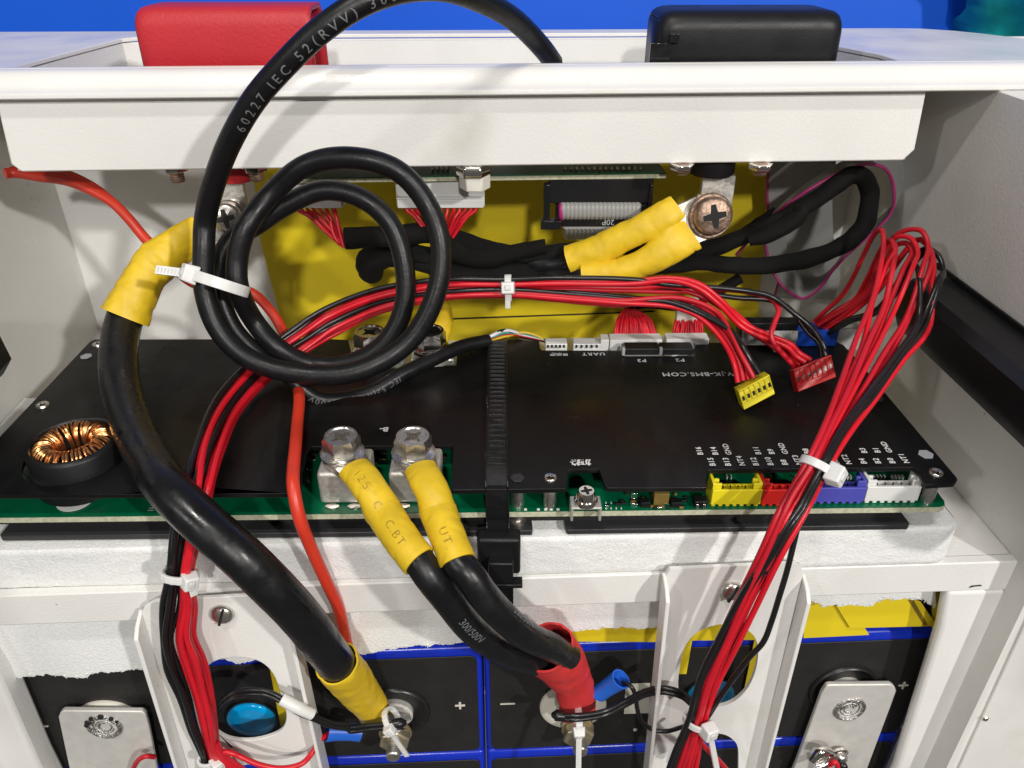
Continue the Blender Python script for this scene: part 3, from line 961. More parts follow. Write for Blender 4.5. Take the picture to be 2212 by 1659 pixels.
def phillips(o, axis, R_, parent, metal, name='screw', th=.004):
    fr = frame(o, axis)
    m = MB(fr)
    m.lathe([(R_, 0), (R_, th * .6), (R_ * .93, th * .85), (R_ * .80, th)], 32)
    so = m.build(name, metal, parent, ang=50)
    c = MB(fr @ Matrix.Rotation(R(12), 4, 'Z'))
    a_, b_ = R_ * .62, R_ * .13
    c.plate([[Vector((x, y, th + .00005)) for x, y in ((a_, b_), (b_ * 1.5, b_ * 1.5), (b_, a_), (-b_, a_), (-b_ * 1.5, b_ * 1.5), (-a_, b_), (-a_, -b_), (-b_ * 1.5, -b_ * 1.5), (-b_, -a_), (b_, -a_), (b_ * 1.5, -b_ * 1.5), (a_, -b_))]], (0, 0, -.0006))
    c.build('cross_recess', 'shade_and_mark_black', so)
    return so

tb_y = PZ('p', 600, 655, .001).y
blocks = []
for x0, bx in ((230, 470), (928, 1165)):
    a = PZ('p', x0, 655, .001)
    w = .0166
    m = MB(); m.obox((a.x, tb_y, zp + .0001), (w, 0, 0), (0, .0145, 0), (0, 0, .001 - zp))
    b = m.build('terminal_block', 'tinned', bms, bevel=.0012, seg=3)
    blocks.append(b)
    for dx in (.003, .0105):     # solder pads in front
        c = Vector((a.x + dx + .001, tb_y - .0012, zp))
        m = MB(frame(c, (0, 0, 1), (1, 0, 0)) @ Matrix.Diagonal((1, .55, 1, 1))); m.lathe([(.0026, 0), (.0024, .0004), (.0012, .0006)], 18); m.build('solder_pad', 'bright_metal', b)
    c = PZ('p', bx, 300, .0106)
    c = Vector((c.x, c.y, .0062))
    hex_bolt(c, (0.02, -.03, 1), .0062, .0052, b)
bolt_c = [PZ('p', 470, 300, .0106), PZ('p', 1165, 295, .0106)]
# rear pair
for k, (x0, bx, by, t) in enumerate(((500, 615, 470, 'e'), (180, 245, 475, 'e'))):
    a = PZ(t, x0, 655, -.002)
    m = MB(); m.obox((a.x, a.y, zp + .0001), (.0185, 0, 0), (0, .012, 0), (0, 0, -.002 - zp)); b = m.build('terminal_block', 'tinned', bms, bevel=.001)
    c = PZ(t, bx, by, .012)
    hex_bolt(Vector((c.x, c.y, .0055)), (0, 0, 1), .0068, .0062, b, 'bright_metal')
    m = MB(frame((c.x, c.y, -.002), (0, 0, 1))); m.lathe([(.0075, 0), (.0075, .0055), (.006, .0056)], 28); m.build('lug_ring', 'tinned', b)

# heating screw terminal
c = PZ('e', 1590, 1545, -.006)
m = MB()
m.box((c.x, c.y, -.0062), (.0098, .006, .0008)); m.box((c.x - .0045, c.y, -.0088), (.0008, .006, .005)); m.box((c.x + .0045, c.y, -.0088), (.0008, .006, .005))
sb = m.build('screw_clamp', 'tinned', bms, bevel=.0002)
phillips(Vector((c.x, c.y, -.0058)), (0, -.05, 1), .0030, sb, 'bright_metal', th=.0048)
m = MB(frame(Vector((c.x, c.y, -.0057)), (0, 0, 1))); m.lathe([(.0038, 0), (.0038, .0012), (.0033, .0018)], 24); m.build('washer', 'bright_metal', sb)

# small components on the open board edge
def comp(t, x, y, w, d, h, mt, z=zp):
    c = PZ(t, x, y, z); m = MB(); m.box((c.x, c.y, z + h / 2 + .00005), (w, d, h)); return m.build('component', mt, bms, bevel=.00015)
comp('e', 2050, 1540, .0050, .0042, .0048, 'chip_brown')
for x in (1955, 2145): comp('e', x, 1565, .0030, .0026, .0022, 'plastic_black')
for x in (1930, 2130): 
    for j in range(3):
        comp('e', x - 40, 1500 + 32 * j, .0022, .0004, .0008, 'bright_metal')
comp('l', 285, 530, .0042, .003, .0026, 'plastic_black'); comp('l', 262, 555, .0008, .002, .0022, 'bright_metal'); comp('l', 312, 555, .0008, .002, .0022, 'bright_metal')
for j in range(4):
    for q in (1550, 1585): comp('e', 1715 + 32 * j, q, .0004, .0010, .0003, 'print_white')
for x in (1215, 1295, 1340, 1375, 1418): comp('e', x, 1592, .0010, .0010, .0003, 'print_white')
comp('p', 195, 520, .0026, .0016, .0007, 'bright_metal'); comp('p', 880, 515, .0028, .0016, .0007, 'bright_metal'); comp('p', 1470, 500, .0022, .002, .001, 'plastic_black')
comp('p', 200, 470, .004, .003, .0012, 'plastic_black'); comp('p', 860, 450, .005, .004, .0012, 'plastic_black')
c = PZ('d', 470, 1532, zp + .0002); m = MB(frame(c, (0, 0, 1))); m.lathe([(.0058, 0), (.0058, .0002)], 32); m.build('silkscreen_ring', 'print_white', board)
rq = random.Random(3)
for k in range(26):
    comp('e', rq.uniform(1690, 2210), rq.uniform(1490, 1585), rq.choice((.0010, .0014, .0018)), rq.choice((.0007, .0010)), .0007, rq.choice(('plastic_black', 'chip_brown', 'bright_metal', 'plastic_black')))
for k in range(14):
    comp('p', rq.choice((130, 170, 800, 860, 1460, 1500)) + rq.uniform(-20, 20), rq.uniform(430, 800), rq.choice((.0010, .0016)), .0009, .0007, rq.choice(('plastic_black', 'bright_metal', 'chip_brown')))
flat_text('RH1', .003, PZ('d', 950, 1570, zp + .0002), (0, -1, 0), (1, 0, 0), board)

# front wire headers
def header(tile, xl, xr, mt, ytop=305, ybot=545, wall_y=385):
    a = PZ(tile, xl, ybot, zp); b = PZ(tile, xr, ybot, zp)
    x0, x1 = a.x, b.x
    y0 = (a.y + b.y) / 2
    W = x1 - x0
    H, D, T = .0088, .0070, .0010
    h = MB()
    h.obox((x0, y0, zp + .0010), (W, 0, 0), (0, T, 0), (0, 0, .0058))            # front wall
    n = 7
    for k in range(n):                                                          # comb feet
        h.obox((x0 + W * (k + .15) / n, y0 + .0001, zp + .0001), (W / n * .55, 0, 0), (0, T, 0), (0, 0, .00092))
    for s_, xx in ((1, x0), (-1, x1)):                                         # end walls with posts
        h.obox((xx if s_ > 0 else xx - T, y0 + T + .0001, zp + .0001), (T, 0, 0), (0, D - T, 0), (0, 0, H))
        h.obox((xx if s_ > 0 else xx - .0030, y0 + .0008, zp + .0068), (.0030, 0, 0), (0, T * .9, 0), (0, 0, H - .0052 - .0016))
        h.obox((xx + T * 1.02 if s_ > 0 else xx - T * 1.02 - .0016, y0 + D * .45, zp + .0068), (.0016, 0, 0), (0, T, 0), (0, 0, H - .0068))
    h.obox((x0 + T * 1.01, y0 + D - T, zp + .0012), (W - T * 2.02, 0, 0), (0, T, 0), (0, 0, .0030))
    h.obox((x0 + T * 1.01, y0 + T * 1.01, zp + .0012), (W - T * 2.02, 0, 0), (0, D - T * 2.1, 0), (0, 0, .0012))
    o = h.build('wire_header', mt, bms, bevel=.00018)
    p = MB()
    for k in range(6):
        p.box((x0 + W * (k + .7) / 6.6, y0 + D * .5, zp + .0040), (.0005, .0005, .0040))
    p.build('pin', 'bright_metal', o)
    return o
header('l', 362, 722, 'plastic_yellow'); header('l', 726, 1080, 'plastic_red'); header('l', 1090, 1468, 'plastic_blue', ybot=528); header('l', 1474, 1862, 'plastic_white', ybot=520)
m = MB()
for x in list(range(1545, 1630, 25)) + list(range(1680, 1760, 25)) + [480, 510, 800, 985] + list(range(1310, 1380, 22)):
    c = PZ('l', x, 338, zp); m.box((c.x, c.y, zp + .0006), (.0004, .0014, .0012))
m.build('resistor_row', 'print_white', bms, kind='stuff')

# rear connectors
def rbox(name, t, xa, xb, y, z0, h, d, mt, parent=bms, bev=.0003, zref=None):
    a = PZ(t, xa, y, zref if zref is not None else z0); b = PZ(t, xb, y, zref if zref is not None else z0)
    m = MB(); m.obox((a.x, (a.y + b.y) / 2, z0), (b.x - a.x, 0, 0), (0, d, 0), (0, 0, h)); return m.build(name, mt, parent, bevel=bev)
for xa, xb in ((290, 540), (612, 930)):
    o = rbox('wire_header', 'n', xa, xb, 578, -.011, .0125, .0055, 'plastic_white', zref=-.001)
    for k in range(5):
        aa = PZ('n', xa + (xb - xa) * (k + .6) / 5.4, 540, .0017); m = MB(); m.box((aa.x, aa.y - .0003, .0018), (.0008, .0016, .0006)); m.build('contact_slot', 'shade_and_mark_black', o)
rbox('wire_header', 'n', 925, 1020, 578, -.011, .0145, .0055, 'plastic_white', zref=-.001)
P3 = rbox('wire_plug', 'n', 1035, 1640, 528, -.010, .0125, .0060, 'plastic_white', zref=.0)
P2 = rbox('wire_plug', 'n', 1690, 2185, 520, -.010, .0125, .0060, 'plastic_white', zref=.0)
rbox('latch', 'n', 1215, 1610, 640, .0003, .0030, .0060, 'plastic_black', zref=.0005)
rbox('latch', 'n', 1625, 2000, 640, .0003, .0030, .0060, 'plastic_black', zref=.0005)
for x in (1175, 1610): rbox('latch_post', 'n', x, x + 36, 650, .0003, .0034, .0022, 'ribbon_grey', zref=.0005)
rbox('flat_socket', 'f', 440, 830, 545, -.010, .013, .006, 'plastic_black', zref=.0)
o = rbox('flat_plug', 'f', 440, 800, 505, .0045, .0055, .006, 'plastic_black', zref=.0045)
m = MB()
for k in range(22):
    c = PZ('f', 455 + k * 15.5, 545, .0035); m.tube([c + Vector((0, -.0003, .0052)), c + Vector((0, -.0014, .0020)), c + Vector((0, -.0003, -.001))], .0007, 8, 3)
m.build('flat_cable_strand', 'ribbon_grey', o, kind='stuff')
pb = rbox('wire_plug', 'f', 790, 1040, 580, .0003, .0075, .008, 'plastic_blueplug', zref=.0)
rbox('wire_plug', 'f', 1050, 1200, 520, -.006, .010, .012, 'plastic_white', zref=.0)
rbox('wire_header', 'f', 60, 190, 330, -.011, .026, .004, 'nylon_ivory', zref=.012)

# printed lettering on the cover
up180 = ((-1, 0, 0), (0, -1, 0)); rot90 = ((0, 1, 0), (-1, 0, 0))
ZL = .00035
def lab(t, x, y, txt, s, d=up180, **k):
    flat_text(txt, s, PZ(t, x, y, ZL), d[0], d[1], cover, **k)
lab('e', 335, 1090, 'B-', .0036, bold=.00012)
lab('e', 415, 785, 'P-', .0036, bold=.0001, mat='print_grey')
lab('e', 1638, 622, 'UART', .0032, spacing=1.25, mat='print_grey', bold=.0001)
lab('n', 445, 632, '显示屏', .0026, mat='print_grey', bold=.0001)
lab('e', 1938, 662, 'P3', .0034, mat='print_grey', spacing=1.2, bold=.0001)
lab('n', 1850, 700, 'P2', .0034, mat='print_grey', spacing=1.2, bold=.0001)
lab('f', 672, 602, 'P1', .0034, mat='print_grey', spacing=1.2, bold=.0001)
lab('m', 1180, 402, 'WWW.JK-BMS.COM', .0040, mat='print_grey', spacing=1.12, bold=.00008)
lab('e', 1558, 1294, '加热', .0034, bold=.00015)
for x, y, s in ((295, 168, 'B16'), (385, 248, 'B15'), (405, 168, 'B14'), (497, 248, 'B13'), (503, 168, 'GND'), (600, 246, 'NT4'), (700, 246, 'B12'), (717, 165, 'B11'), (806, 244, 'B10'), (815, 163, 'B9'), (911, 242, 'B8'), (914, 162, 'GND'),
                (1013, 240, 'NT3'), (1072, 160, 'B8'), (1285, 236, 'B6'), (1375, 236, 'NT2'), (1485, 233, 'B4'), (1488, 155, 'B3'), (1588, 231, 'B2'), (1585, 153, 'B1'), (1693, 230, 'B0'), (1672, 152, 'GND'), (1795, 228, 'NT1')):
    lab('l', x, y, s, .0027, rot90, align='LEFT', spacing=1.12, bold=.00006)

# ================================================================== fixing helpers
def zip_tie(parent, c, axis, across, rx, ry, mt='nylon', w=.0026, head=0.0, tail=None, name='cable_tie', hs=.0048, label=None, ribs=True):
    A = Vector(axis).normalized(); X = Vector(across); X = (X - A * X.dot(A)).normalized(); D = A.cross(X)
    if D.dot(CAM - c) < 0: D = -D
    m = MB()
    n = 36
    t = .0009
    vs, fs = [], []
    for k in range(n):
        a = 2 * math.pi * k / n
        bump_ = .00018 if (k % 2 and ribs) else 0
        for (e, s_) in ((0, -1), (0, 1), (t + bump_, 1), (t + bump_, -1)):
            vs.append(c + X * (rx + e) * math.cos(a) + D * (ry + e) * math.sin(a) + A * s_ * w / 2)
    for k in range(n):
        k2 = (k + 1) % n
        for j in range(4):
            j2 = (j + 1) % 4
            fs.append((k * 4 + j, k * 4 + j2, k2 * 4 + j2, k2 * 4 + j))
    m.add(vs, fs)
    ht = c + X * (rx + t * .5) * math.cos(head) + D * (ry + t * .5) * math.sin(head)
    tg = (-X * math.sin(head) + D * math.cos(head)).normalized()
    nr = (X * math.cos(head) / rx + D * math.sin(head) / ry).normalized()
    o = m.build(name, mt, parent, bevel=.00015, ang=30)
    m = MB(frame(ht + nr * .0008, nr, A)); m.box((0, 0, 0), (hs, hs * .92, hs * .75), .86, .86)
    m.box((0, 0, hs * .33), (hs * .45, hs * .4, hs * .2))
    sub = parent is None or parent.parent is None
    m.build('tie_head', mt, o, bevel=.0005, seg=3)
    if tail:
        d = Vector(tail); L = d.length; d.normalize()
        s_ = d.cross(nr).normalized()
        m = MB()
        p0 = ht + nr * .0006
        m.obox(p0 - s_ * w * .4 - nr * .0004, d * L, s_ * w * .8, nr * .0009)
        if ribs:
            for k in range(int(L / .0011)):
                m.obox(p0 - s_ * w * .25 + d * (.0011 * k + .0008) + nr * .00051, d * .0005, s_ * w * .5, nr * .0002)
        m.build('tie_tail', mt, o)
    if label: o['label'] = label
    return o

def wire(parent, pts, r, mt, name='wire', sub=8, n=10, **k):
    r = r * random.uniform(.95, 1.05)
    if mt == 'wire_red' and random.random() < .35: mt = 'wire_red_dull'
    m = MB(); m.tube(pts, r, n, sub, **k)
    o = m.build(name, mt, parent, ang=60)
    o['_'] = 0
    del o['_']
    return o, [q[0] for q in m.last]

def bundle(stations, wires):
    """stations: (tile,x,y,depth,halfwidth px); wires: list of (across list, depth offset list)"""
    cs = [(*V(t, x, y), d, h) for t, x, y, d, h in stations]
    out = []
    for ac, dp in wires:
        pts = []
        for j, (px, py, d, h) in enumerate(cs):
            a = cs[max(j - 1, 0)]; b = cs[min(j + 1, len(cs) - 1)]
            tx, ty = b[0] - a[0], b[1] - a[1]
            L = math.hypot(tx, ty) or 1
            lx, ly = ty / L, -tx / L
            f = j / (len(cs) - 1)
            A_ = lerp_list(ac, f); D_ = lerp_list(dp, f)
            pts.append(PY('v', px - A_ * h * lx, py - A_ * h * ly, d + D_))
        out.append(pts)
    return out

# ================================================================== tray fittings above
# red cover: open-ended rounded cap
def cap_cover(name, mt, label, px, depth0, depth1, zb, open_right):
    (xl, yt), (xr, yt2) = px
    a = PY('v', xl, 139, depth0); b = PY('v', xr, 139, depth0)
    x0, x1 = a.x, b.x
    z1 = PY('v', (xl + xr) / 2, yt, depth0).z
    t = thing(name, Vector(((x0 + x1) / 2, (depth0 + depth1) / 2, zb)), label, 'terminal cover')
    # profile in y,z : rounded front top and back top
    r_ = .0055
    pr = [(depth0, zb), (depth0 + .0012, z1 - r_)]
    for k in range(1, 6):
        q = R(90) * k / 5
        pr.append((depth0 + .0012 + r_ - r_ * math.cos(q), z1 - r_ + r_ * math.sin(q)))
    for k in range(0, 6):
        q = R(90) * k / 5
        pr.append((depth1 - .0012 - r_ + r_ * math.sin(q), z1 - r_ + r_ * math.cos(q)))
    pr.append((depth1, zb))
    yc = (depth0 + depth1) / 2
    secs = []
    if open_right: st_ = [(x0 + .003, .0, 1.0), (x0 + .0010, .0, 1)]
    L = x1 - x0
    xs = [(0.000, .72), (.0007, .84), (.002, .93), (.004, .98), (.007, 1), (L * .5, 1)]
    if open_right: xs += [(L * .97, 1), (L, 1)]
    else: xs += [(L - .007, 1), (L - .004, .98), (L - .002, .93), (L - .0007, .84), (L, .72)]
    m = MB(); rows = []
    for dx, s_ in xs:
        taper = (.0016 * (1 - 0)) 
        rows.append([Vector((x0 + dx, yc + (y - yc) * (.5 + .5 * s_), zb + (z - zb) * (.82 + .18 * s_))) for y, z in pr])
    m.grid(rows)
    n = len(pr)
    m.add(rows[0], [tuple(range(n))])
    if not open_right: m.add(rows[-1], [tuple(reversed(range(n)))])
    o = m.build('cap', mt, t, solid=.0018, ang=50)
    return t, x0, x1, z1
fl = zt0 + .0016
cR = cap_cover('terminal_cover', 'rubber_red', 'red rubber terminal cover with an open end, standing in the top recess', ((308, 20), (680, 18)), CL + .016, CL + .040, fl, True)
cB = cap_cover('terminal_cover', 'plastic_black', 'black plastic terminal cover with a side clip, standing in the top recess', ((1424, 30), (1806, 36)), CL + .020, CL + .050, fl, False)
p = PY('b', 2095, 290, CL + .0195)
m = MB(); m.obox((p.x - .006, CL + .0190, p.z - .0092), (.0075, 0, 0), (0, .0012, 0), (0, 0, .0105)); m.obox((p.x + .0005, CL + .0180, p.z + .0015), (.0035, 0, 0), (0, .0015, 0), (0, 0, .0030))
m.build('side_clip', 'plastic_black_gloss', cB[0], bevel=.0002)

# cloth behind the case
m = MB()
rows = []
for i in range(26):
    r_ = []
    for j in range(30):
        a = j / 29; b = i / 25
        p = PY('v', 2085 + 420 * a, -330 + 500 * b, .40)
        d = .05 * math.sin(a * math.pi) ** .5
        q = Vector((a * 3.2, b * 4.1, 3))
        d += .03 * noise.noise(q) + .014 * noise.noise(q * 2.4)
        r_.append(p + Vector((.006 * noise.noise(q * 1.4), -d, .004 * noise.noise(q * 2))))
    rows.append(r_)
m.grid(rows)
m.build('cloth', 'teal_cloth', solid=.004, ang=80, label='crumpled teal cloth behind the case beside the blue wall', cat='cloth')

# ================================================================== below the tray
ub = MB()
up0 = uvz(PY('v', 615, 388, .107))[0]; up1 = uvz(PY('v', 1442, 385, .107))[0]
ZU = PY('v', 1040, 379, .107).z
tpcb = thing('interface_board', CF((up0 + up1) / 2, .12, ZU - .02), 'long green circuit board hanging under the white top tray', 'circuit board')
m = MB(); m.obox(CF(up0, .107, ZU - .0003), EX * (up1 - up0), EY * .045, EZ * .0003); m.build('board', 'solder_mask', tpcb)
m = MB(); m.obox(CF(up0 + .0001, .1071, ZU - .0020), EX * (up1 - up0 - .0002), EY * .0448, EZ * .0016); m.build('board_core', 'board_core', tpcb)
m = MB()
for x in [k for k in range(640, 760, 30)] + [k for k in range(1460, 1940, 36)]:
    p = PZ('b', x, 1052, ZU); m.lathe([(.0008, 0), (.0005, .0006), (.0002, .0012)], 6, frame(p, (0, 0, 1)))
m.build('solder_joint', 'bright_metal', tpcb, kind='stuff')

def hang_plug(t, xl, xr, y0, y1, d, label=None):
    a = PY(t, xl, y0, d); b = PY(t, xr, y0, d); c = PY(t, xl, y1, d)
    zt_ = ZU - .00205
    m = MB()
    m.obox((a.x, d, c.z), (b.x - a.x, 0, 0), (0, .006, 0), (0, 0, zt_ - c.z))
    m.obox((a.x + .0004, d - .0014, c.z - .0001), (b.x - a.x - .0008, 0, 0), (0, .0014, 0), (0, 0, .0035))
    m.obox((a.x + .0008, d - .0008, c.z + .0042), (b.x - a.x - .0016, 0, 0), (0, .0009, 0), (0, 0, .0008))
    return m.build('wire_plug', 'plastic_white', tpcb, bevel=.0003), c.z
pl1, zq1 = hang_plug('k', 765, 1182, 205, 398, .108)
pl2, zq2 = hang_plug('b', 402, 958, 1115, 1288, .109)

hA = thing('sensor_harness', PY('v', 1100, 540, .12), 'black cloth-taped cable harness with thin red wires fanning to white plugs under the tray', 'cable harness')
def fan(t, xs, y0, tgt, d0, d1, r=.0007, jit=40, mid=None, mt='wire_red', par=hA):
    for k, x in enumerate(xs):
        a = PY(t, x, y0, d0)
        f = k / max(len(xs) - 1, 1) - .5
        b = PY(t, tgt[0] + f * jit, tgt[1], d1 + (k % 3 - 1) * .0012)
        c = a.lerp(b, .45) + Vector(((a.x - b.x) * .12, -.001 * (k % 2), .002))
        e = b + (b - c).normalized() * .004
        wire(par, [a + Vector((0, 0, .001)), a + Vector((0, -.0005, -.001)), c, b, e], r, mt, sub=5, n=8)
fan('k', [868, 900, 940, 985, 1030, 1080, 1128, 1140], 396, (1160, 620), .1085, .104, jit=70)
wire(hA, [PY('k', 1110, 500, .105), PY('k', 1130, 590, .103), PY('k', 1175, 660, .102), PY('k', 1230, 640, .104)], .0009, 'wire_red')
fan('b', [475, 505, 535, 568, 600, 640, 690, 730, 770, 805, 840, 875, 905], 1290, (690, 1480), .1095, .108, jit=140)
# taped trunks
TR = .0046
def taped(pts, r=TR, rb=None, seed=1, **k):
    m = MB(); m.tube(pts, r, 16, 8, rb=rb, wob=.16, seed=seed, **k)
    return m.build('taped_trunk', 'fabric_tape', hA, ang=70)
taped(path('v', [(745, 516, .106), (800, 512, .107), (860, 508, .108), (920, 502, .110), (985, 515, .112), (1050, 540, .112), (1130, 552, .110), (1220, 545, .110), (1330, 532, .116), (1440, 540, .118)])
      + path('o', [(60, 770, .114), (300, 690, .112), (560, 580, .110), (760, 470, .110), (900, 395, .112), (1060, 280, .114), (1210, 180, .116), (1300, 190, .114), (1355, 290, .110), (1345, 450, .106), (1310, 580, .104), (1200, 700, .102), (1000, 800, .102), (760, 865, .102), (500, 895, .104), (200, 890, .106), (0, 870, .108)])
      + path('v', [(1440, 572, .112), (1340, 575, .114), (1230, 578, .114), (1120, 575, .114), (1020, 560, .113), (940, 555, .113), (880, 545, .114)]), r=[.0042, .0044, .0038, .0038, .0036, .0036, .0036, .0038, .0036, .0036, .0038, .0040], seed=3)
taped(path('v', [(940, 500, .108), (965, 530, .106), (1000, 552, .106), (1060, 560, .107), (1120, 545, .108), (1180, 535, .108)]), r=.0040, rb=.003, seed=9)
# loose tape end
taped(path('o', [(760, 440, .108), (790, 480, .1065), (740, 540, .106), (560, 640, .107), (400, 690, .109)]), r=[.001, .0040, .0041, .0041, .003], seed=5)
taped(path('o', [(380, 640, .118), (480, 560, .119), (600, 440, .121)]), r=[.003, .0025, .0006], seed=6)
taped(path('v', [(800, 588, .128), (800, 565, .124), (840, 550, .120), (900, 560, .116), (980, 582, .112), (1080, 588, .110), (1180, 586, .110), (1240, 584, .112)]), r=[.006, .0062, .0056, .005, .005, .005, .005, .0046], seed=7)

# flat-ribbon socket under the tray
a = PY('b', 1360, 1110, .110); b = PY('b', 2020, 1110, .110)
def fbox(name, t, xa, xb, ya, yb, d, dd, mt, par, bev=.0003):
    p = PY(t, xa, yb, d); q = PY(t, xb, ya, d)
    m = MB(); m.obox((p.x, d, p.z), (q.x - p.x, 0, 0), (0, dd, 0), (0, 0, q.z - p.z)); return m.build(name, mt, par, bevel=bev)
soc = fbox('flat_socket', 'b', 1362, 2015, 1112, 1265, .109, .008, 'plastic_black', tpcb)
fbox('latch', 'b', 1325, 1372, 1150, 1400, .1075, .004, 'plastic_black_gloss', tpcb); fbox('latch', 'b', 1975, 2015, 1150, 1330, .1075, .004, 'plastic_black_gloss', tpcb)
fbox('latch_foot', 'b', 1310, 1440, 1375, 1430, .1070, .004, 'plastic_black_gloss', tpcb)
rb_ = thing('ribbon_cable', PY('v', 1740, 560, .13), 'grey flat ribbon cable with a magenta edge wire, looping beside the taped harness', 'ribbon cable')
fbox('plug', 'b', 1400, 1990, 1275, 1400, .110, .006, 'plastic_black', rb_)
fbox('plug_lip', 'b', 1440, 1960, 1355, 1408, .1085, .0014, 'plastic_black_gloss', rb_)
m = MB()
for k in range(19):
    x = 1450 + k * 25.6
    m.tube([PY('b', x, 1274, .1095), PY('b', x, 1288, .1086), PY('b', x, 1330, .1084), PY('b', x, 1346, .1096)], .00155, 10, 4)
m.build('strand_fold', 'ribbon_grey', rb_, ang=60)
m = MB(); m.tube([PY('b', 1438, 1274, .1095), PY('b', 1438, 1290, .1083), PY('b', 1438, 1340, .1080), PY('b', 1438, 1356, .1093)], .0012, 10, 4); m.build('edge_strand', 'ribbon_magenta', rb_)
flat_text('20P', .0034, PY('b', 1730, 1382, .1084), (-1, 0, 0), (0, 0, -1), rb_, mat='print_grey')
m = MB()
for k in range(12):
    x = 1470 + k * 26
    m.tube([PY('b', x, 1405, .1105), PY('b', x, 1430, .113), PY('b', x + 4, 1470, .122)], .0016, 8, 3)
m.build('strand_tail', 'ribbon_grey', rb_, ang=60)

def ribbon(edge, wv, n=20, edge_mt=True, sub=8):
    P = spline(edge, sub)
    wv = Vector(wv)
    m = MB()
    rows = []
    k = n * 4
    for p in P:
        row = []
        for j in range(k + 1):
            f = j / k
            row.append(p + wv * f + Vector((0, 0, 1)) * (.00028 * abs(math.sin(f * n * math.pi))))
        rows.append(row)
    m.grid(rows)
    m.build('flat_strip', 'ribbon_grey', rb_, solid=.0006, ang=80)
    if edge_mt:
        m = MB(); m.tube(P, .0007, 8, 1, smooth=False); m.build('edge_strand', 'ribbon_magenta', rb_, ang=60)
ribbon(path('o', [(300, 810, .135), (450, 645, .128), (590, 500, .124), (760, 372, .120), (950, 252, .118), (1150, 145, .120), (1270, 105, .122), (1400, 97, .126), (1480, 130, .126), (1530, 210, .126), (1552, 330, .126), (1545, 420, .126), (1505, 510, .126), (1440, 580, .126), (1330, 680, .126), (1180, 810, .127), (1060, 940, .128), (980, 1050, .130), (900, 1125, .131), (830, 1155, .132), (740, 1120, .133), (660, 1050, .135), (610, 980, .137), (560, 860, .140), (535, 740, .144)]), (.014, .022, .001))
ribbon(path('o', [(560, 60, .164), (545, 300, .165), (560, 560, .166), (590, 760, .168), (640, 980, .170), (600, 1150, .171)]), (.030, -.003, 0))

# tray bolts coming through
def bolt_end(t, x, y, d, r, label=None, par=case, nut=True):
    c = PY(t, x, y, d)
    zt_ = zt0 + .0001
    m = MB()
    pr = [(r, 0)]
    L = zt_ - c.z
    k = int(L / .0009)
    for j in range(k):
        pr += [(r, -.0009 * j - .0002), (r * .84, -.0009 * j - .0005), (r, -.0009 * j - .0008)]
    pr += [(r * .8, -L)]
    m.lathe(pr[::-1], 16, frame((c.x, d, zt_), (0, 0, 1)))
    o = m.build('bolt_end', 'rusty', par, ang=25)
    if nut:
        m = MB(frame((c.x, d, zt_ - .0024), (0, 0, 1))); m.lathe([(r * 1.7, 0), (r * 1.8, .0012), (r * 1.8, .0023)], 6); m.build('nut', 'bright_metal', o, bevel=.0002)
bolt_end('a', 1110, 1130, .094, .0026); bolt_end('a', 1600, 1125, .094, .0026); bolt_end('c', 80, 1085, .094, .0026); bolt_end('c', 565, 1088, .094, .0026)
c = PY('b', 890, 1090, .096)
m = MB(frame((c.x, .096, c.z), (0, 0, 1))); m.lathe([(.0062, 0), (.0066, .0010), (.0066, .0028), (.0058, zt0 - c.z)], 6); nb = m.build('nut', 'bright_metal', case, bevel=.0004)
c2 = PY('b', 900, 1170, .0965)
m = MB(frame((c.x + .0005, .0965, c2.z), (0, 0, 1))); m.lathe([(.0060, 0), (.0060, c.z - c2.z + .0002)], 6); m.build('plastic_spacer', 'nylon_ivory', case, bevel=.0004)

# terminals below the tray
def under_terminal(t, cx, ring_y, w_px, strip_y, screw_xy, ring_mt, metal, screw_mt, label, d=.1, R_=.0085):
    c = PY(t, cx, ring_y, d)
    T_ = thing('tray_terminal', Vector((c.x, d, c.z - .02)), label, 'terminal')
    m = MB(frame((c.x, d + .004, c.z), (0, 0, 1))); m.lathe([(R_ * .94, -.0005), (R_, .0004), (R_, zt0 - c.z - .0001)], 36); m.build('bush', ring_mt, T_, ang=50)
    s0 = PY(t, cx - w_px, strip_y, d); s1 = PY(t, cx + w_px, strip_y, d)
    m = MB(); m.obox((s0.x, d, s0.z), (s1.x - s0.x, 0, 0), (0, .0032, 0), (0, 0, c.z - s0.z - .0006)); m.build('strip', metal, T_, bevel=.0005)
    sc = PY(t, *screw_xy, d - .0082)
    ax = Vector((.06, -1, .22))
    m = MB(frame(sc + Vector((0, .0045, -.001)), ax)); m.lathe([(R_ * 1.06, -.0040), (R_ * 1.06, -.0016), (R_ * .98, -.0012)], 6); m.build('hex_nut', screw_mt, T_, bevel=.0004)
    m = MB(frame(sc + Vector((0, .0025, -.0005)), ax)); m.lathe([(R_ * .95, -.0016), (R_ * 1.0, -.0008), (R_ * .93, .0)], 32); m.build('washer', screw_mt, T_, ang=50)
    phillips(sc + Vector((0, .0022, 0)), ax, R_ * .82, T_, screw_mt, th=.0044)
    return T_, sc
uT1, sc1 = under_terminal('a', 1462, 1125, 105, 1470, (1410, 1365), 'rubber_red', 'tinned', 'steel', 'left terminal under the tray with a red bush and bright cross-head screw', d=.105, R_=.0072)
uT2, sc2 = under_terminal('c', 278, 1085, 100, 1400, (275, 1350), 'plastic_black', 'tinned', 'rusty', 'right terminal under the tray with a black bush and rusty cross-head screw', d=.102, R_=.0090)

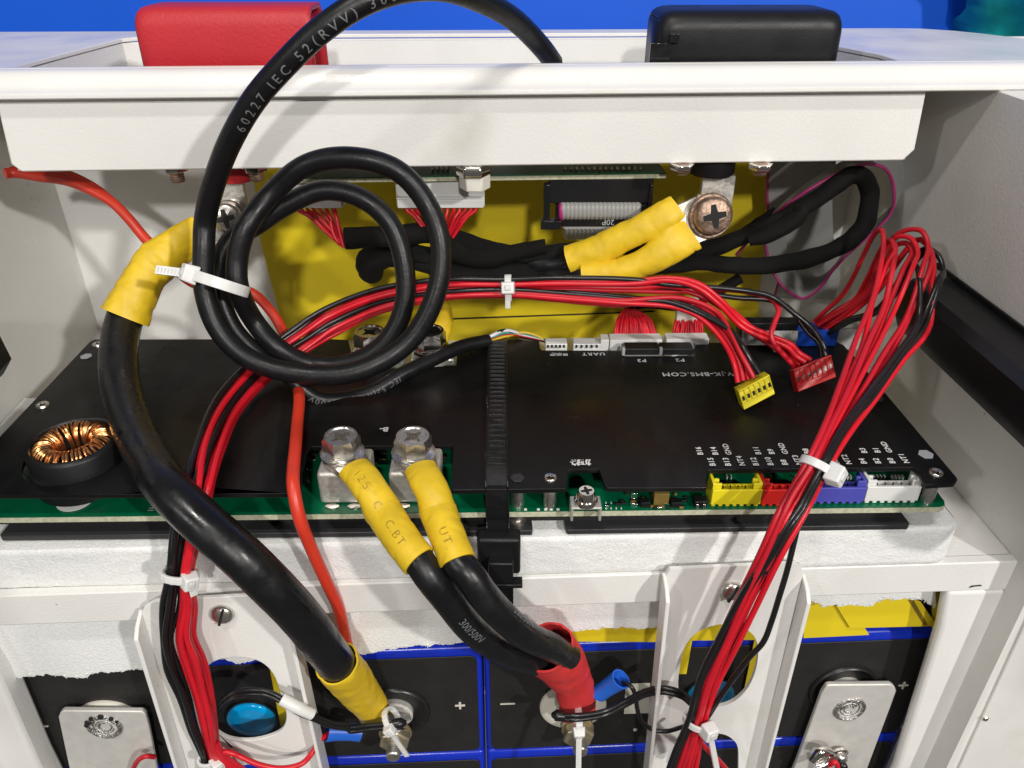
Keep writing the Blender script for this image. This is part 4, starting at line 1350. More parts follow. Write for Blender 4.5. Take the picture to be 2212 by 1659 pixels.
# ================================================================== cables
def sleeve_on(parent, pts, ra, rb, mt, ref=None, wob=.05, seed=1, inner=.0007, n=36, sub=12, crease=.07):
    m = MB(); m.tube(pts, ra, n, sub, rb=rb, ref=ref, wob=wob, seed=seed, inner=inner, crease=crease)
    o = m.build('sleeve', mt, parent, ang=70)
    return o, [q[0] for q in m.last]

def lug(parent, p_from, p_to, w, th, normal, ring=None, mt='tinned', name='lug'):
    a, b = Vector(p_from), Vector(p_to)
    d = (b - a).normalized(); nn = Vector(normal).normalized(); s_ = d.cross(nn).normalized()
    nn = s_.cross(d)
    m = MB()
    pts = []
    rr = w / 2
    for k in range(13):
        q = R(-90 + 180 * k / 12)
        pts.append(b + d * (rr * math.cos(q)) + s_ * (rr * math.sin(q)))
    pts = [a - s_ * rr * .7] + [a.lerp(b, .5) - s_ * rr * .85] + pts + [a.lerp(b, .5) + s_ * rr * .85, a + s_ * rr * .7]
    m.plate([pts], nn * th)
    return m.build(name, mt, parent, bevel=.0004)

# --- thick cable on the left: tray terminal to the cell
cl = thing('power_cable', PC('v', 820, 1560, .0), 'thickest black power cable with yellow sleeves, from the left tray terminal to a cell', 'cable')
pts = path('r', [(1270, 960, .079), (1180, 1130, .074), (1090, 1325, .069)]) + path('v', [ (256, 770, .050), (262, 840, .036), (284, 915, .020), (318, 985, .004), (368, 1060, -.013), (440, 1130, -.021), (520, 1200, -.026), (590, 1268, -.027), (650, 1332, -.025), (702, 1400, -.019), (745, 1455, -.012)])
m = MB(); m.tube(pts, [.0064, .0066, .0066, .0066, .0066, .0066], 28, 10, wob=.012); m.build('jacket', 'pvc_black', cl, ang=70)
s1, sp = sleeve_on(cl, path('r', [(1760, 545, .094), (1700, 600, .092), (1560, 700, .088), (1380, 840, .083), (1270, 960, .079), (1180, 1130, .074), (1090, 1325, .069)]), [.0060, .0068, .0074, .0084, .0074, .0078, .0092], [.0030, .0044, .0062, .0080, .0072, .0076, .0090], 'sleeve_yellow', ref=(0, 0, 1), wob=.06, crease=.05, seed=4)
tube_text(sp, .0074, .049, '°C', .0065, s1, 'print_dark', turn=-.1, flip=-1, bold=-.0001)
lug(cl, PY('r', 1740, 565, .095), sc1 + Vector((0, .0068, -.002)), .015, .0025, (0, -1, .2))
s2, sp = sleeve_on(cl, path('v', [(728, 1432, -.0150), (752, 1462, -.0105), (778, 1496, -.0060), (802, 1528, -.0030), (820, 1556, -.0005)]), [.0078, .0078, .0074, .0066, .0062], [.0078, .0074, .0060, .0042, .0034], 'sleeve_yellow', ref=(1, .2, .55), wob=.05, crease=.045, seed=8)
lug(cl, PC('v', 815, 1550, -.001), cLp + EY * -.0036, .014, .0022, -EY)

# --- twin cables of the board: yellow sleeves to the red sleeve
cm = thing('power_cable', PC('v', 1245, 1540, .0), 'pair of black power cables, yellow sleeved at the board bolts, joined in a red sleeve', 'cable')
J1 = path('p', [(990, 1180, -.018), (1120, 1370, -.024), (1232, 1500, -.0275)]) + path('h', [(620, 470, -.030), (740, 620, -.031), (880, 790, -.029), (1060, 920, -.024), (1240, 985, -.018), (1400, 1010, -.012)])
J2 = path('p', [(1470, 1180, -.018), (1550, 1370, -.024), (1600, 1505, -.0275)]) + path('h', [(860, 450, -.030), (960, 590, -.032), (1080, 720, -.031), (1230, 840, -.027), (1370, 905, -.021), (1480, 960, -.014)])
for J, sd in ((J1, 1), (J2, 2)):
    m = MB(); m.tube(J, .0047, 24, 8, wob=.015, seed=sd); o = m.build('jacket', 'pvc_black', cm, ang=70)
    tube_text([q[0] for q in m.last], .0047, .034, '300/500V', .0034, o, 'print_cable', turn=.9 if sd == 2 else -.15, flip=1)
for k, (pp, sd, tx) in enumerate(((((600, 600), (690, 700), (790, 850), (880, 1010), (990, 1180), (1120, 1370), (1232, 1500)), 2, ('125°C', 'C.BT')), (((1240, 600), (1290, 700), (1370, 850), (1410, 1010), (1470, 1180), (1550, 1370), (1600, 1505)), 5, ('', 'UT.')))):
    ds = (.0005, -.004, -.009, -.012, -.018, -.024, -.0275)
    q = path('p', [(x, y, d) for (x, y), d in zip(pp, ds)])
    s_, sp = sleeve_on(cm, q, [.0053, .0054, .0053, .0059, .0055, .0054, .0055], [.0032, .0038, .0044, .0058, .0055, .0054, .0055], 'sleeve_yellow', ref=(1, 0, 0), crease=.035, wob=.04, seed=sd)
    if tx[0]: tube_text(sp, .0058, .006, tx[0], .0036, s_, 'print_dark', turn=-.1, bold=-.0001, spacing=1.2)
    tube_text(sp, .0056, .0255, tx[1], .0036, s_, 'print_dark', turn=-.1, bold=-.0001, spacing=1.2)
    bc = bolt_c[k]
    lug(cm, PY('p', pp[1][0], pp[1][1], ds[1]) + Vector((0, 0, -.001)), Vector((bc.x, bc.y, .0016)), .0135, .0022, (0, 0, 1), mt='steel')
s3, sp = sleeve_on(cm, path('h', [(1345, 905, -.0150), (1405, 975, -.0110), (1465, 1055, -.0070), (1510, 1130, -.0040), (1532, 1220, -.0018), (1545, 1330, .0000)]), [.0100, .0096, .0088, .0078, .0074, .0076], [.0086, .0080, .0066, .0048, .0034, .0026], 'sleeve_red', ref=(1, .1, .6), wob=.06, seed=3, inner=.0008)
lug(cm, PC('h', 1545, 1310, -.001), cRm + EY * -.0036, .014, .0022, -EY)

# --- studs, nuts on the cells
def stud(parent, c, out=.0165, nut_out=.0060):
    fr = frame(c, -EY)
    m = MB(fr); pr = [(.0030, 0)]
    k = int(out / .0008)
    for j in range(k): pr += [(.0030, .0008 * j + .0001), (.0025, .0008 * j + .0004), (.0030, .0008 * j + .0007)]
    pr += [(.0026, out)]
    m.lathe(pr, 20); o = m.build('stud', 'steel', parent, ang=25)
    m = MB(fr); m.lathe([(.0068, nut_out - .0012), (.0068, nut_out - .0004)], 32); m.build('washer', 'zinc_yellow', o)
    m = MB(fr @ Matrix.Rotation(.3, 4, 'Z')); m.lathe([(.0062, nut_out - .0003), (.0067, nut_out + .0006), (.0067, nut_out + .0036), (.0060, nut_out + .0044)], 6); m.build('nut', 'zinc_yellow', o, bevel=.0003)
stL, stR = PC('h', 412, 1370, fc), PC('h', 1530, 1345, fc)
stud(cells['lt'], stL); stud(cells['rt'], stR)

# --- thin temperature sensors at the studs
tsL = thing('temperature_sensor', PC('v', 830, 1570, -.004), 'thin black sensor wire with a white sleeve, tied at the lower yellow lug', 'sensor wire')
a = [PC('g', x, y, c) for x, y, c in ((1345, 1290, .006), (1390, 1230, -.002), (1480, 1180, -.010), (1600, 1172, -.0115), (1700, 1195, -.0125), (1790, 1250, -.014), (1850, 1290, -.015), (1950, 1330, -.013), (2060, 1375, -.010), (2160, 1390, -.008))] + [PC('h', x, y, c) for x, y, c in ((120, 1405, -.007), (260, 1390, -.008), (360, 1385, -.0085), (460, 1378, -.008))]
wire(tsL, a, .0009, 'wire_black'); wire(tsL, [p + Vector((.0002, -.0006, -.0016)) for p in a], .0009, 'wire_black')
m = MB(); m.tube([PC('g', 1750, 1228, -.0140), PC('g', 1850, 1282, -.0152), PC('g', 1940, 1322, -.0145)], .0022, 14, 5); m.build('white_sleeve', 'plastic_white', tsL, ang=60)
m = MB(); m.tube([PC('h', 380, 1385, -.0085), PC('h', 440, 1380, -.0083), PC('h', 475, 1375, -.008)], [.0018, .0021, .0008], 12, 4); m.build('bead', 'wire_black', tsL, ang=60)
zip_tie(tsL, PC('h', 385, 1360, -.006), EX * .8 + EZ * .5, EX * -.5 + EZ * .85, .0042, .0040, head=1.4, tail=PC('h', 500, 1540, -.010) - PC('h', 390, 1380, -.010), w=.0022, hs=.0042)
tsR = thing('temperature_sensor', PC('v', 1245, 1560, -.004), 'thin black sensor wire curling from the red sleeved lug behind the right strap', 'sensor wire')
a = [PC('h', x, y, c) for x, y, c in ((1400, 1325, -.008), (1500, 1332, -.010), (1600, 1325, -.010), (1720, 1300, -.009), (1850, 1235, -.008), (1960, 1180, -.009), (2080, 1160, -.011), (2190, 1190, -.012), (2240, 1230, -.012))]
wire(tsR, a, .0010, 'wire_black'); wire(tsR, [p + Vector((0, -.0005, -.0018)) for p in a], .0010, 'wire_black')
wire(tsR, [PC('h', x, y, c) for x, y, c in ((1820, 1125, -.004), (1870, 1150, -.007), (1900, 1210, -.008), (1910, 1290, -.009), (1940, 1370, -.010), (2010, 1420, -.011), (2090, 1430, -.012), (2200, 1400, -.014))], .0009, 'wire_black')
m = MB(); m.tube([PC('h', 1378, 1328, -.008), PC('h', 1410, 1330, -.0085), PC('h', 1460, 1335, -.009)], [.0008, .0022, .0018], 12, 4); m.build('bead', 'wire_black', tsR, ang=60)
zip_tie(tsR, PC('h', 1540, 1345, -.006), EX, EZ, .0042, .0042, head=2.0, tail=PC('h', 1545, 1760, -.020) - PC('h', 1550, 1400, -.011), w=.0026)

# --- blue ring-lug crimps
def crimp(a, b, r, label):
    d = (b - a)
    m = MB(); m.tube([a, a + d * .3, a + d * .7, b], [r, r * .92, r, r * 1.05], 16, 5, rb=[r * .8, r * .75, r * .8, r * .95], ref=(1, 0, 0), inner=.0006)
    return m.build('crimp_lug', 'crimp_blue', label=label, cat='crimp lug', ang=60, group='blue crimp lugs')
crimp(PC('h', 185, 1440, -.001), PC('g', 2035, 1430, -.003), .0042, 'blue crimp lug with a red wire at the lower yellow sleeve')
crimp(PC('h', 1670, 1195, -.001), PC('h', 1810, 1105, -.004), .0040, 'blue crimp lug standing off the red sleeved lug')

# --- black round communication cable with the coil
cc = thing('round_cable', PY('v', 640, 860, .07), 'black round cable with white print, coiled and tied, arching over the top tray', 'cable')
CK = [(190, 690), (196, 1000), (300, 1290), (520, 1500), (880, 1605), (1300, 1590), (1680, 1370), (1880, 1000), (1905, 650), (1800, 360), (1590, 130), (1260, 38), (940, 90), (680, 300), (500, 540), (432, 780), (440, 980), (545, 1210), (740, 1430), (980, 1540), (1250, 1530), (1500, 1390), (1640, 1120), (1640, 800), (1530, 500), (1330, 330), (1060, 275), (800, 375), (580, 520), (390, 640), (300, 840), (305, 1040), (410, 1290), (600, 1480), (800, 1610)]
dep = []
for i, (x, y) in enumerate(CK):
    base = .068 - .022 * max(0, min((y - 250) / 1350, 1))      # leans forward at the bottom
    lay = (0, -.0005)[0]
    if i < 6: lay = -.004
    elif i < 17: lay = -.001 + .004 * ((i - 6) / 11)
    elif i < 24: lay = .004 + .006
    else: lay = .010 - .004 * min((i - 24) / 8, 1)
    if 14 <= i <= 18: lay -= .004
    if 29 <= i <= 32: lay -= .001
    dep.append(base + lay)
arc = path('v', [(1195, 135, .118), (1170, 102, .108), (1110, 42, .092), (1040, 2, .078), (960, -24, .066), (870, -22, .056), (780, 8, .049), (690, 68, .046), (615, 140, .046), (550, 215, .048), (495, 310, .052), (458, 410, .057), (443, 480, .060)])
coil = [PY('k', x, y, d) for (x, y), d in zip(CK, dep)]
tailp = path('v', [(650, 838, .050), (690, 862, .050), (740, 862, .053), (800, 848, .056), (870, 808, .064), (940, 774, .074), (1000, 748, .084), (1055, 736, .091)])
m = MB(); m.tube(arc + coil + tailp, [.0037] * 8 + [.0036, .0030, .0028], 20, 8); 
jk = m.build('jacket', 'pvc_black_matte', cc, ang=70)
cpath = [q[0] for q in m.last]
def arclen_at(P, target):
    L, best, bd = 0, 0, 9
    for i in range(1, len(P)):
        L += (P[i] - P[i - 1]).length
        d = (P[i] - target).length
        if d < bd: bd, best = d, L
    return best
s_a = arclen_at(cpath, arc[5])
txt = '60227 IEC 52(RVV) 300/300V'
tube_text(cpath, .0037, arclen_at(cpath, arc[10]) - .0085, txt, .0039, jk, 'print_cable', turn=.35, flip=-1, spacing=1.65, bold=.00003)
tube_text(cpath, .0030, arclen_at(cpath, tailp[1]) - .002, 'IEC 52(RVV) 300/300V', .0034, jk, 'print_grey', turn=.3, flip=-1, spacing=1.2) if False else None
tube_text(cpath, .0030, arclen_at(cpath, tailp[3]) + .012, 'IEC 52(RVV) 300/300V', .0030, jk, 'print_cable', turn=-.35, flip=-1, spacing=1.25)
# cores leaving the tail
for j, (mt_, dz) in enumerate((('wire_yellow', 0), ('wire_teal', .0012), ('wire_white', .0022), ('wire_red', .0004), ('wire_black', .0016))):
    q = [PY('v', 1050, 736, .091) + Vector((0, 0, dz * .4)), PY('v', 1090, 727 - j * 1.5, .096) + Vector((0, 0, dz)), PY('v', 1130, 718 + j * 2.5, .099), PY('v', 1165, 728 + j * 1.5, .100), PY('n', 330 + 38 * j, 525, .100)]
    wire(cc, q, .0008, mt_, 'core', n=8)
for j, mt_ in enumerate(('wire_teal', 'wire_yellow')):
    wire(cc, [PY('v', 1185, 122, .116), PY('v', 1205 + 4 * j, 134, .118), PY('v', 1225 + 6 * j, 160, .122)], .0007, mt_, 'core', n=8)
tc_ = PY('v', 474, 612, .052)
tac = PY('v', 530, 628, .052) - PY('v', 412, 590, .052)
zip_tie(cc, tc_, tac.cross(CAM - tc_), tac, .0092, .0074, head=2.75, tail=PY('r', 1310, 845, .046) - PY('r', 1600, 880, .046), w=.0038, hs=.0066)

# --- orange-red wire
ow = thing('wire', PY('v', 745, 1395, 0), 'orange-red single wire running from under the tray down past the board bolts', 'wire')
o_, P_ = wire(ow, path('a', [(30, 1080, .110), (80, 1075, .112), (250, 1100, .112), (420, 1125, .110), (560, 1180, .108), (700, 1260, .106), (800, 1360, .104), (900, 1480, .102), (980, 1560, .100)]) + path('d', [(1200, 180, .096), (1560, 240, .088), (1680, 350, .084), (1750, 460, .080), (1800, 600, .072), (1840, 750, .060), (1862, 900, .042), (1850, 1050, .028), (1838, 1200, .012), (1826, 1330, .002), (1824, 1440, -.005)]) + path('g', [(1860, 90, -.010), (1940, 300, -.010), (2040, 520, -.008), (2100, 650, -.006), (2135, 780, -.004), (2160, 900, .002), (2170, 960, .006)]), .0020, 'wire_orange', 'insulation', n=14)
wire(ow, path('a', [(70, 1062, .114), (230, 1075, .115), (390, 1080, .114), (500, 1120, .112), (620, 1190, .110), (700, 1255, .108)]), .0018, 'wire_orange', 'insulation', n=12)

# ================================================================== left harness
hL = thing('wire_harness', PY('v', 440, 1640, -.02), 'red and black wire harness running left and down, ending in loose yellow and red plugs', 'wire harness')
ST = [('g', 1345, 1760, -.016, 30), ('g', 1312, 1600, -.017, 18), ('g', 1262, 1400, -.018, 30), ('g', 1215, 1200, -.018, 38), ('g', 1150, 1020, -.018, 42), ('g', 1110, 850, -.018, 38), ('g', 1110, 650, -.018, 33), ('g', 1118, 450, -.018, 24),
      ('g', 1165, 150, -.014, 33), ('d', 1232, 1450, -.009, 31), ('d', 1310, 1180, .010, 30), ('d', 1440, 920, .038, 28), ('d', 1640, 705, .060, 27), ('d', 1900, 515, .074, 27),
      ('e', 0, 415, .080, 28), ('e', 300, 290, .083, 25), ('e', 700, 222, .084, 20), ('e', 1108, 212, .083, 17)]
rnd = random.Random(5)
specs = []   # (colour, across by region, depth)
#            low ............ tie .. mid ........ diag ........ top
def A(lo, mid, diag, top): return [lo, lo, lo, lo, lo, lo * .95, mid, mid, mid, (mid + diag) / 2, diag, diag, diag, (diag + top) / 2, top, top, top, top]
W = [('k', A(-1.0, -.95, -1.0, -1.0), .000), ('k', A(-.78, -.60, .02, .22), -.001), ('k', A(-.62, -.30, .22, .42), .001), ('k', A(-.40, .05, -.82, -.88), .0022),
     ('r', A(-.05, .30, -.55, -.55), .0005), ('r', A(.10, .42, -.40, -.35), -.0012), ('r', A(.28, .50, .48, -.15), .0018), ('r', A(.40, .62, .62, .62), -.0008),
     ('r', A(.55, .70, .74, .78), -.0018), ('r', A(.70, .78, .86, .92), .0006), ('r', A(.85, .92, .98, 1.02), .0016), ('r', A(1.0, 1.0, .72, .70), .0026), ('r', A(.2, .6, -.5, -.5), .003)]
for c_, ac, dp in W: specs.append(([a + rnd.uniform(-.10, .10) for a in ac], [dp + rnd.uniform(-.0007, .0007) for _ in ac]))
trunk = bundle(ST, specs)
# branches : to the yellow plug and the red plug
yel = {1: [('e', 1500, 250), ('e', 1900, 285), ('f', 0, 300), ('f', 200, 372), ('f', 410, 500), ('f', 500, 640), ('f', 570, 745)],
       2: [('e', 1500, 240), ('e', 1900, 275), ('f', 0, 290), ('f', 190, 352), ('f', 390, 480), ('f', 470, 590), ('f', 548, 750)],
       8: [('e', 1400, 275), ('e', 1800, 305), ('f', 30, 330), ('f', 200, 400), ('f', 350, 560), ('f', 410, 690), ('f', 432, 800)],
       9: [('e', 1400, 285), ('e', 1800, 315), ('f', 60, 300), ('f', 240, 400), ('f', 370, 540), ('f', 440, 680), ('f', 465, 790)],
       10: [('e', 1400, 272), ('e', 1800, 320), ('f', 40, 270), ('f', 270, 370), ('f', 400, 560), ('f', 470, 680), ('f', 498, 780)],
       7: [('e', 1400, 262), ('e', 1800, 290), ('f', 80, 275), ('f', 300, 360), ('f', 390, 500), ('f', 460, 640), ('f', 530, 770)]}
red = {4: [('e', 1400, 170), ('e', 1900, 165), ('f', 0, 150), ('f', 180, 180), ('f', 330, 290), ('f', 470, 430), ('f', 640, 510), ('f', 760, 560), ('f', 820, 620), ('f', 888, 660)],
       5: [('e', 1400, 185), ('e', 1900, 185), ('f', 0, 165), ('f', 170, 205), ('f', 310, 310), ('f', 450, 450), ('f', 610, 530), ('f', 740, 580), ('f', 800, 640), ('f', 855, 675)],
       6: [('e', 1400, 200), ('e', 1900, 210), ('f', 0, 200), ('f', 200, 240), ('f', 380, 340), ('f', 520, 460), ('f', 660, 560), ('f', 740, 610), ('f', 780, 655), ('f', 822, 690)],
       11: [('e', 1400, 222), ('e', 1900, 230), ('f', 0, 235), ('f', 300, 220), ('f', 540, 245), ('f', 650, 290), ('f', 685, 350), ('f', 660, 430), ('f', 640, 520), ('f', 780, 700)],
       12: [('e', 1400, 215), ('e', 1900, 225), ('f', 0, 215), ('f', 190, 260), ('f', 350, 350), ('f', 500, 480), ('f', 640, 570), ('f', 720, 630), ('f', 750, 665), ('f', 790, 705)],
       0: [('e', 1400, 150), ('e', 1900, 160), ('f', 0, 190), ('f', 320, 212), ('f', 520, 235), ('f', 650, 270), ('f', 770, 360), ('f', 890, 460), ('f', 955, 550), ('f', 975, 630)],
       3: [('e', 1400, 165), ('e', 1900, 200), ('f', 0, 210), ('f', 420, 272), ('f', 620, 285), ('f', 740, 330), ('f', 810, 410), ('f', 870, 490), ('f', 940, 560), ('f', 955, 640)]}
dy_y = [.080, .076, .074, .068, .058, .050, .0455]
dy_r = [.081, .078, .076, .073, .071, .070, .066, .062, .058, .0555]
for i, (c_, ac, dp) in enumerate(W):
    tail = yel.get(i) or red.get(i)
    dd = dy_y if i in yel else dy_r
    pts = trunk[i] + [PY(t, x, y, d + dp * .7) for (t, x, y), d in zip(tail, dd)]
    wire(hL, pts, .00098, 'wire_red' if c_ == 'r' else 'wire_black', sub=6, n=10)
# printing on the black wires low down is skipped; ties
def tie_at(par, stn, i, half, head, tail=None, depth=None, **k):
    c = PY(*stn[i][:4])
    a = PY(*stn[i - 1][:4]); b = PY(*stn[min(i + 1, len(stn) - 1)][:4])
    ax = b - a
    view = (CAM - c).normalized()
    across = ax.cross(view)
    return zip_tie(par, c, ax, across, half, depth or half * .62, head=head, tail=tail, **k)
tie_at(hL, ST, 1, .0040, 1.2, hs=.0056)
tie_at(hL, ST, 7, .0050, 1.0, tail=Vector((.0005, -.001, -.005)), hs=.0054)
tie_at(hL, ST, 17, .0044, 1.57, tail=Vector((0, -.0005, -.0085)), hs=.0056, ribs=False)
# loose plugs
def loose_plug(par, front, n, mt, entry, clear=False):
    """front: four corners (tile,x,y,depth) of the slotted face: bl, br, tr, tl"""
    bl, br, tr, tl_ = [PY(*q) for q in front]
    ux = (br - bl); uz = (tl_ - bl)
    nn = ux.cross(uz).normalized()
    if nn.dot(CAM - bl) < 0: nn = -nn
    D_ = .0062
    m = MB(); m.obox(bl - nn * D_, ux, uz, nn * D_)
    for k in range(n + 1):      # ribs between the slots
        m.obox(bl + ux * (k / n * .97) + uz * .30, ux * .03, uz * .62, nn * .0007)
    m.obox(bl, ux, uz * .30, nn * .0007); m.obox(bl + uz * .92, ux, uz * .08, nn * .0007)
    o = m.build('plug', mt, par, bevel=.0002)
    s_ = MB()
    for k in range(n):
        s_.obox(bl + ux * ((k + .35) / n) + uz * .42 + nn * .00005, ux * (.42 / n), uz * .20, nn * .0004)
    s_.build('contact', 'bright_metal' if clear else 'shade_and_mark_black', o)
    return o
loose_plug(hL, [('f', 468, 968, .0400), ('f', 660, 868, .0415), ('f', 636, 760, .0440), ('f', 432, 850, .0425)], 6, 'plastic_yellow', None)
loose_plug(hL, [('f', 806, 858, .0470), ('f', 1040, 765, .0485), ('f', 1030, 640, .0530), ('f', 775, 720, .0515)], 7, 'plastic_redplug', None, True)
# red wire to the crimp and others leaving at the bottom tie
wire(hL, [PY('g', 1330, 1560, -.018), PY('g', 1420, 1560, -.019), PY('g', 1500, 1590, -.019)] + [PC('g', x, y, c) for x, y, c in ((1620, 1640, -.0165), (1760, 1660, -.016), (1880, 1630, -.014), (1945, 1560, -.010), (1985, 1490, -.007), (2050, 1440, -.003))], .0011, 'wire_red')
for k, (x1, y1) in enumerate(((1480, 1760), (1540, 1760), (1430, 1780), (1600, 1770))):
    wire(hL, [PY('g', 1320 + 10 * k, 1500, -.019), PY('g', 1360 + 12 * k, 1580, -.019), PY('g', (1400 + x1) / 2 + 5, 1660, -.019), PY('g', x1, y1, -.018)], .0010, 'wire_red')
wire(bbL, [PC('g', x, y, c) for x, y, c in ((820, 1680, .003), (860, 1610, .001), (910, 1585, .000), (960, 1590, .002))], .0010, 'wire_red')

# ================================================================== right harness
hR = thing('wire_harness', PY('v', 1490, 1640, -.02), 'red and black wire harness looping high on the right and down over the strap', 'wire harness')
SR = [('i', 60, 1760, -.022, 34), ('i', 120, 1560, -.022, 30), ('i', 180, 1370, -.022, 20), ('i', 250, 1120, -.022, 26), ('i', 370, 850, -.022, 28), ('i', 490, 600, -.022, 28), ('i', 620, 350, -.021, 27), ('i', 745, 120, -.018, 27),
      ('f', 809, 1540, -.015, 25), ('f', 925, 1325, -.011, 22), ('f', 1050, 1090, .000, 27), ('f', 1180, 850, .014, 38), ('f', 1310, 600, .032, 54), ('f', 1430, 350, .050, 68)]
def B_(lo, tie, hi): return [lo] * 3 + [lo + (tie - lo) * q for q in (.14, .28, .45, .65, .85)] + [tie, tie, tie, (tie + hi) / 2, hi, hi]
WR = [('r', B_(-.35, -1.0, -1.0), .0), ('r', B_(-.15, -.8, -.78), .001), ('r', B_(.05, -.6, -.50), -.001), ('r', B_(.2, -.42, -.30), .0018), ('r', B_(.35, -.2, -.08), -.0004), ('r', B_(.5, .0, .22), .0012), ('r', B_(.68, .12, .40), .0024),
      ('k', B_(-.9, .30, .60), -.0016), ('k', B_(-.65, .52, .78), -.0008), ('k', B_(-.5, .68, .95), .0004), ('r', B_(.85, .95, 1.12), .0006)]
sp_ = [([a + rnd.uniform(-.11, .11) for a in ac], [dp + rnd.uniform(-.0007, .0007) for _ in ac]) for c_, ac, dp in WR]
tr_ = bundle(SR, sp_)
ARC = [[('o', 1440, 900), ('o', 1465, 740), ('o', 1455, 620), ('o', 1400, 640), ('o', 1300, 830), ('o', 1220, 1000), ('o', 1130, 1140), ('o', 1000, 1260), ('o', 920, 1340)],
       [('o', 1490, 900), ('o', 1560, 760), ('o', 1520, 700), ('o', 1470, 730), ('o', 1400, 860), ('o', 1330, 1010), ('o', 1240, 1160), ('o', 1080, 1260), ('o', 930, 1360)],
       [('o', 1540, 900), ('o', 1555, 800), ('o', 1530, 705), ('o', 1480, 720), ('o', 1420, 870), ('o', 1340, 1080), ('o', 1220, 1200), ('o', 1080, 1290), ('o', 950, 1370)],
       [('o', 1620, 930), ('o', 1690, 790), ('o', 1650, 720), ('o', 1560, 740), ('o', 1470, 900), ('o', 1360, 1100), ('o', 1240, 1210), ('o', 1090, 1310), ('o', 960, 1380)],
       [('o', 1700, 900), ('o', 1735, 780), ('o', 1680, 680), ('o', 1580, 668), ('o', 1490, 760), ('o', 1390, 950), ('o', 1280, 1150), ('o', 1130, 1290), ('o', 980, 1385)],
       [('o', 1780, 900), ('o', 1820, 740), ('o', 1770, 625), ('o', 1680, 610), ('o', 1560, 660), ('o', 1450, 830), ('o', 1340, 1060), ('o', 1180, 1270), ('o', 1000, 1390)],
       [('o', 1830, 930), ('o', 1840, 790), ('o', 1780, 690), ('o', 1700, 720), ('o', 1560, 900), ('o', 1440, 1080), ('o', 1320, 1190), ('o', 1150, 1300), ('o', 1010, 1395)],
       [('o', 1750, 1000), ('o', 1720, 900), ('o', 1660, 960), ('o', 1600, 1080), ('o', 1500, 1180), ('o', 1350, 1280), ('o', 1200, 1320), ('o', 1080, 1400), ('o', 1030, 1430)],
       [('o', 1900, 1010), ('o', 1935, 930), ('o', 1895, 810), ('o', 1800, 760), ('o', 1680, 860), ('o', 1540, 1080), ('o', 1400, 1250), ('o', 1180, 1330), ('o', 1040, 1420)],
       [('o', 1910, 1030), ('o', 1940, 950), ('o', 1905, 830), ('o', 1810, 790), ('o', 1690, 900), ('o', 1550, 1110), ('o', 1410, 1270), ('o', 1190, 1345), ('o', 1050, 1430)],
       [('o', 1850, 1030), ('o', 1862, 900), ('o', 1830, 760), ('o', 1740, 690), ('o', 1600, 830), ('o', 1450, 1060), ('o', 1330, 1180), ('o', 1160, 1310), ('o', 990, 1400)]]
dR = [.060, .068, .073, .077, .081, .084, .087, .089, .091]
for i, (c_, ac, dp) in enumerate(WR):
    pts = tr_[i] + [PY(t, x, y, d + dp) for (t, x, y), d in zip(ARC[i], dR)]
    wire(hR, pts, .00096, 'wire_red' if c_ == 'r' else 'wire_black', sub=6, n=10)
wire(hR, [PY('i', 190, 1420, -.020), PY('i', 245, 1340, -.021), PY('i', 330, 1205, -.022), PY('i', 500, 975, -.022), PY('i', 590, 875, -.022), PY('i', 640, 750, -.021), PY('i', 690, 590, -.020), PY('i', 735, 440, -.018), PY('i', 770, 300, -.016), PY('i', 810, 130, -.013)], .0010, 'wire_black')
wire(hR, [PY('i', 150, 1430, -.020), PY('i', 220, 1520, -.019), PY('i', 300, 1600, -.017), PY('i', 380, 1690, -.014)], .0010, 'wire_red')
tie_at(hR, SR, 2, .0044, .5, tail=PY('i', 290, 1690, -.024) - PY('i', 235, 1420, -.026), hs=.0060, ribs=False)
tie_at(hR, SR, 9, .0046, .25, tail=PY('f', 1030, 1470, -.018) - PY('f', 1005, 1400, -.016), hs=.0062, ribs=False)

# fans of fine red wire into the board plugs
fan('n', list(range(1085, 1610, 22)), 432, (1275, 120), .0975, .112, r=.0006, jit=150, par=hA)
fan('n', list(range(1765, 2140, 30)), 420, (1960, 130), .0985, .112, r=.0006, jit=150, par=hA)
wire(hA, path('v', [(1352, 662, .113), (1400, 655, .116), (1470, 660, .116), (1530, 640, .114), (1600, 600, .112)]), .0024, 'fabric_tape', 'taped_trunk')

# twin yellow sleeves at the right tray terminal
cy = thing('power_cable', sc2 + Vector((-.02, 0, -.01)), 'two short black cables in yellow sleeves bolted by the rusty cross-head screw', 'cable')
q1 = path('v', [(1230, 563, .104), (1290, 543, .102), (1345, 514, .100), (1400, 488, .0985), (1440, 464, .098), (1464, 446, .099)])
sleeve_on(cy, q1, [.0066, .0064, .0058, .0060, .0060, .0050], [.0060, .0056, .0046, .0038, .0030, .0018], 'sleeve_yellow', ref=(0, .3, 1), crease=.05, wob=.07, seed=11)
q2 = path('v', [(1258, 596, .098), (1330, 588, .096), (1380, 572, .095), (1420, 550, .094), (1462, 520, .094), (1490, 500, .096)])
sleeve_on(cy, q2, [.0052, .0054, .0054, .0066, .0080, .0084], [.0046, .0048, .0048, .0044, .0034, .0022], 'sleeve_yellow', ref=(0, .3, 1), crease=.05, wob=.06, seed=14)
lug(cy, PY('v', 1452, 478, .0995), sc2 + Vector((0, .0085, -.001)), .016, .0018, (0, -1, .2))
lug(cy, PY('v', 1478, 505, .0965), sc2 + Vector((0, .0062, -.002)), .016, .0018, (0, -1, .2))
wire(cy, path('v', [(1150, 572, .110), (1200, 572, .107), (1250, 562, .1035), (1320, 535, .101)]), .0046, 'pvc_black', 'jacket', n=18)
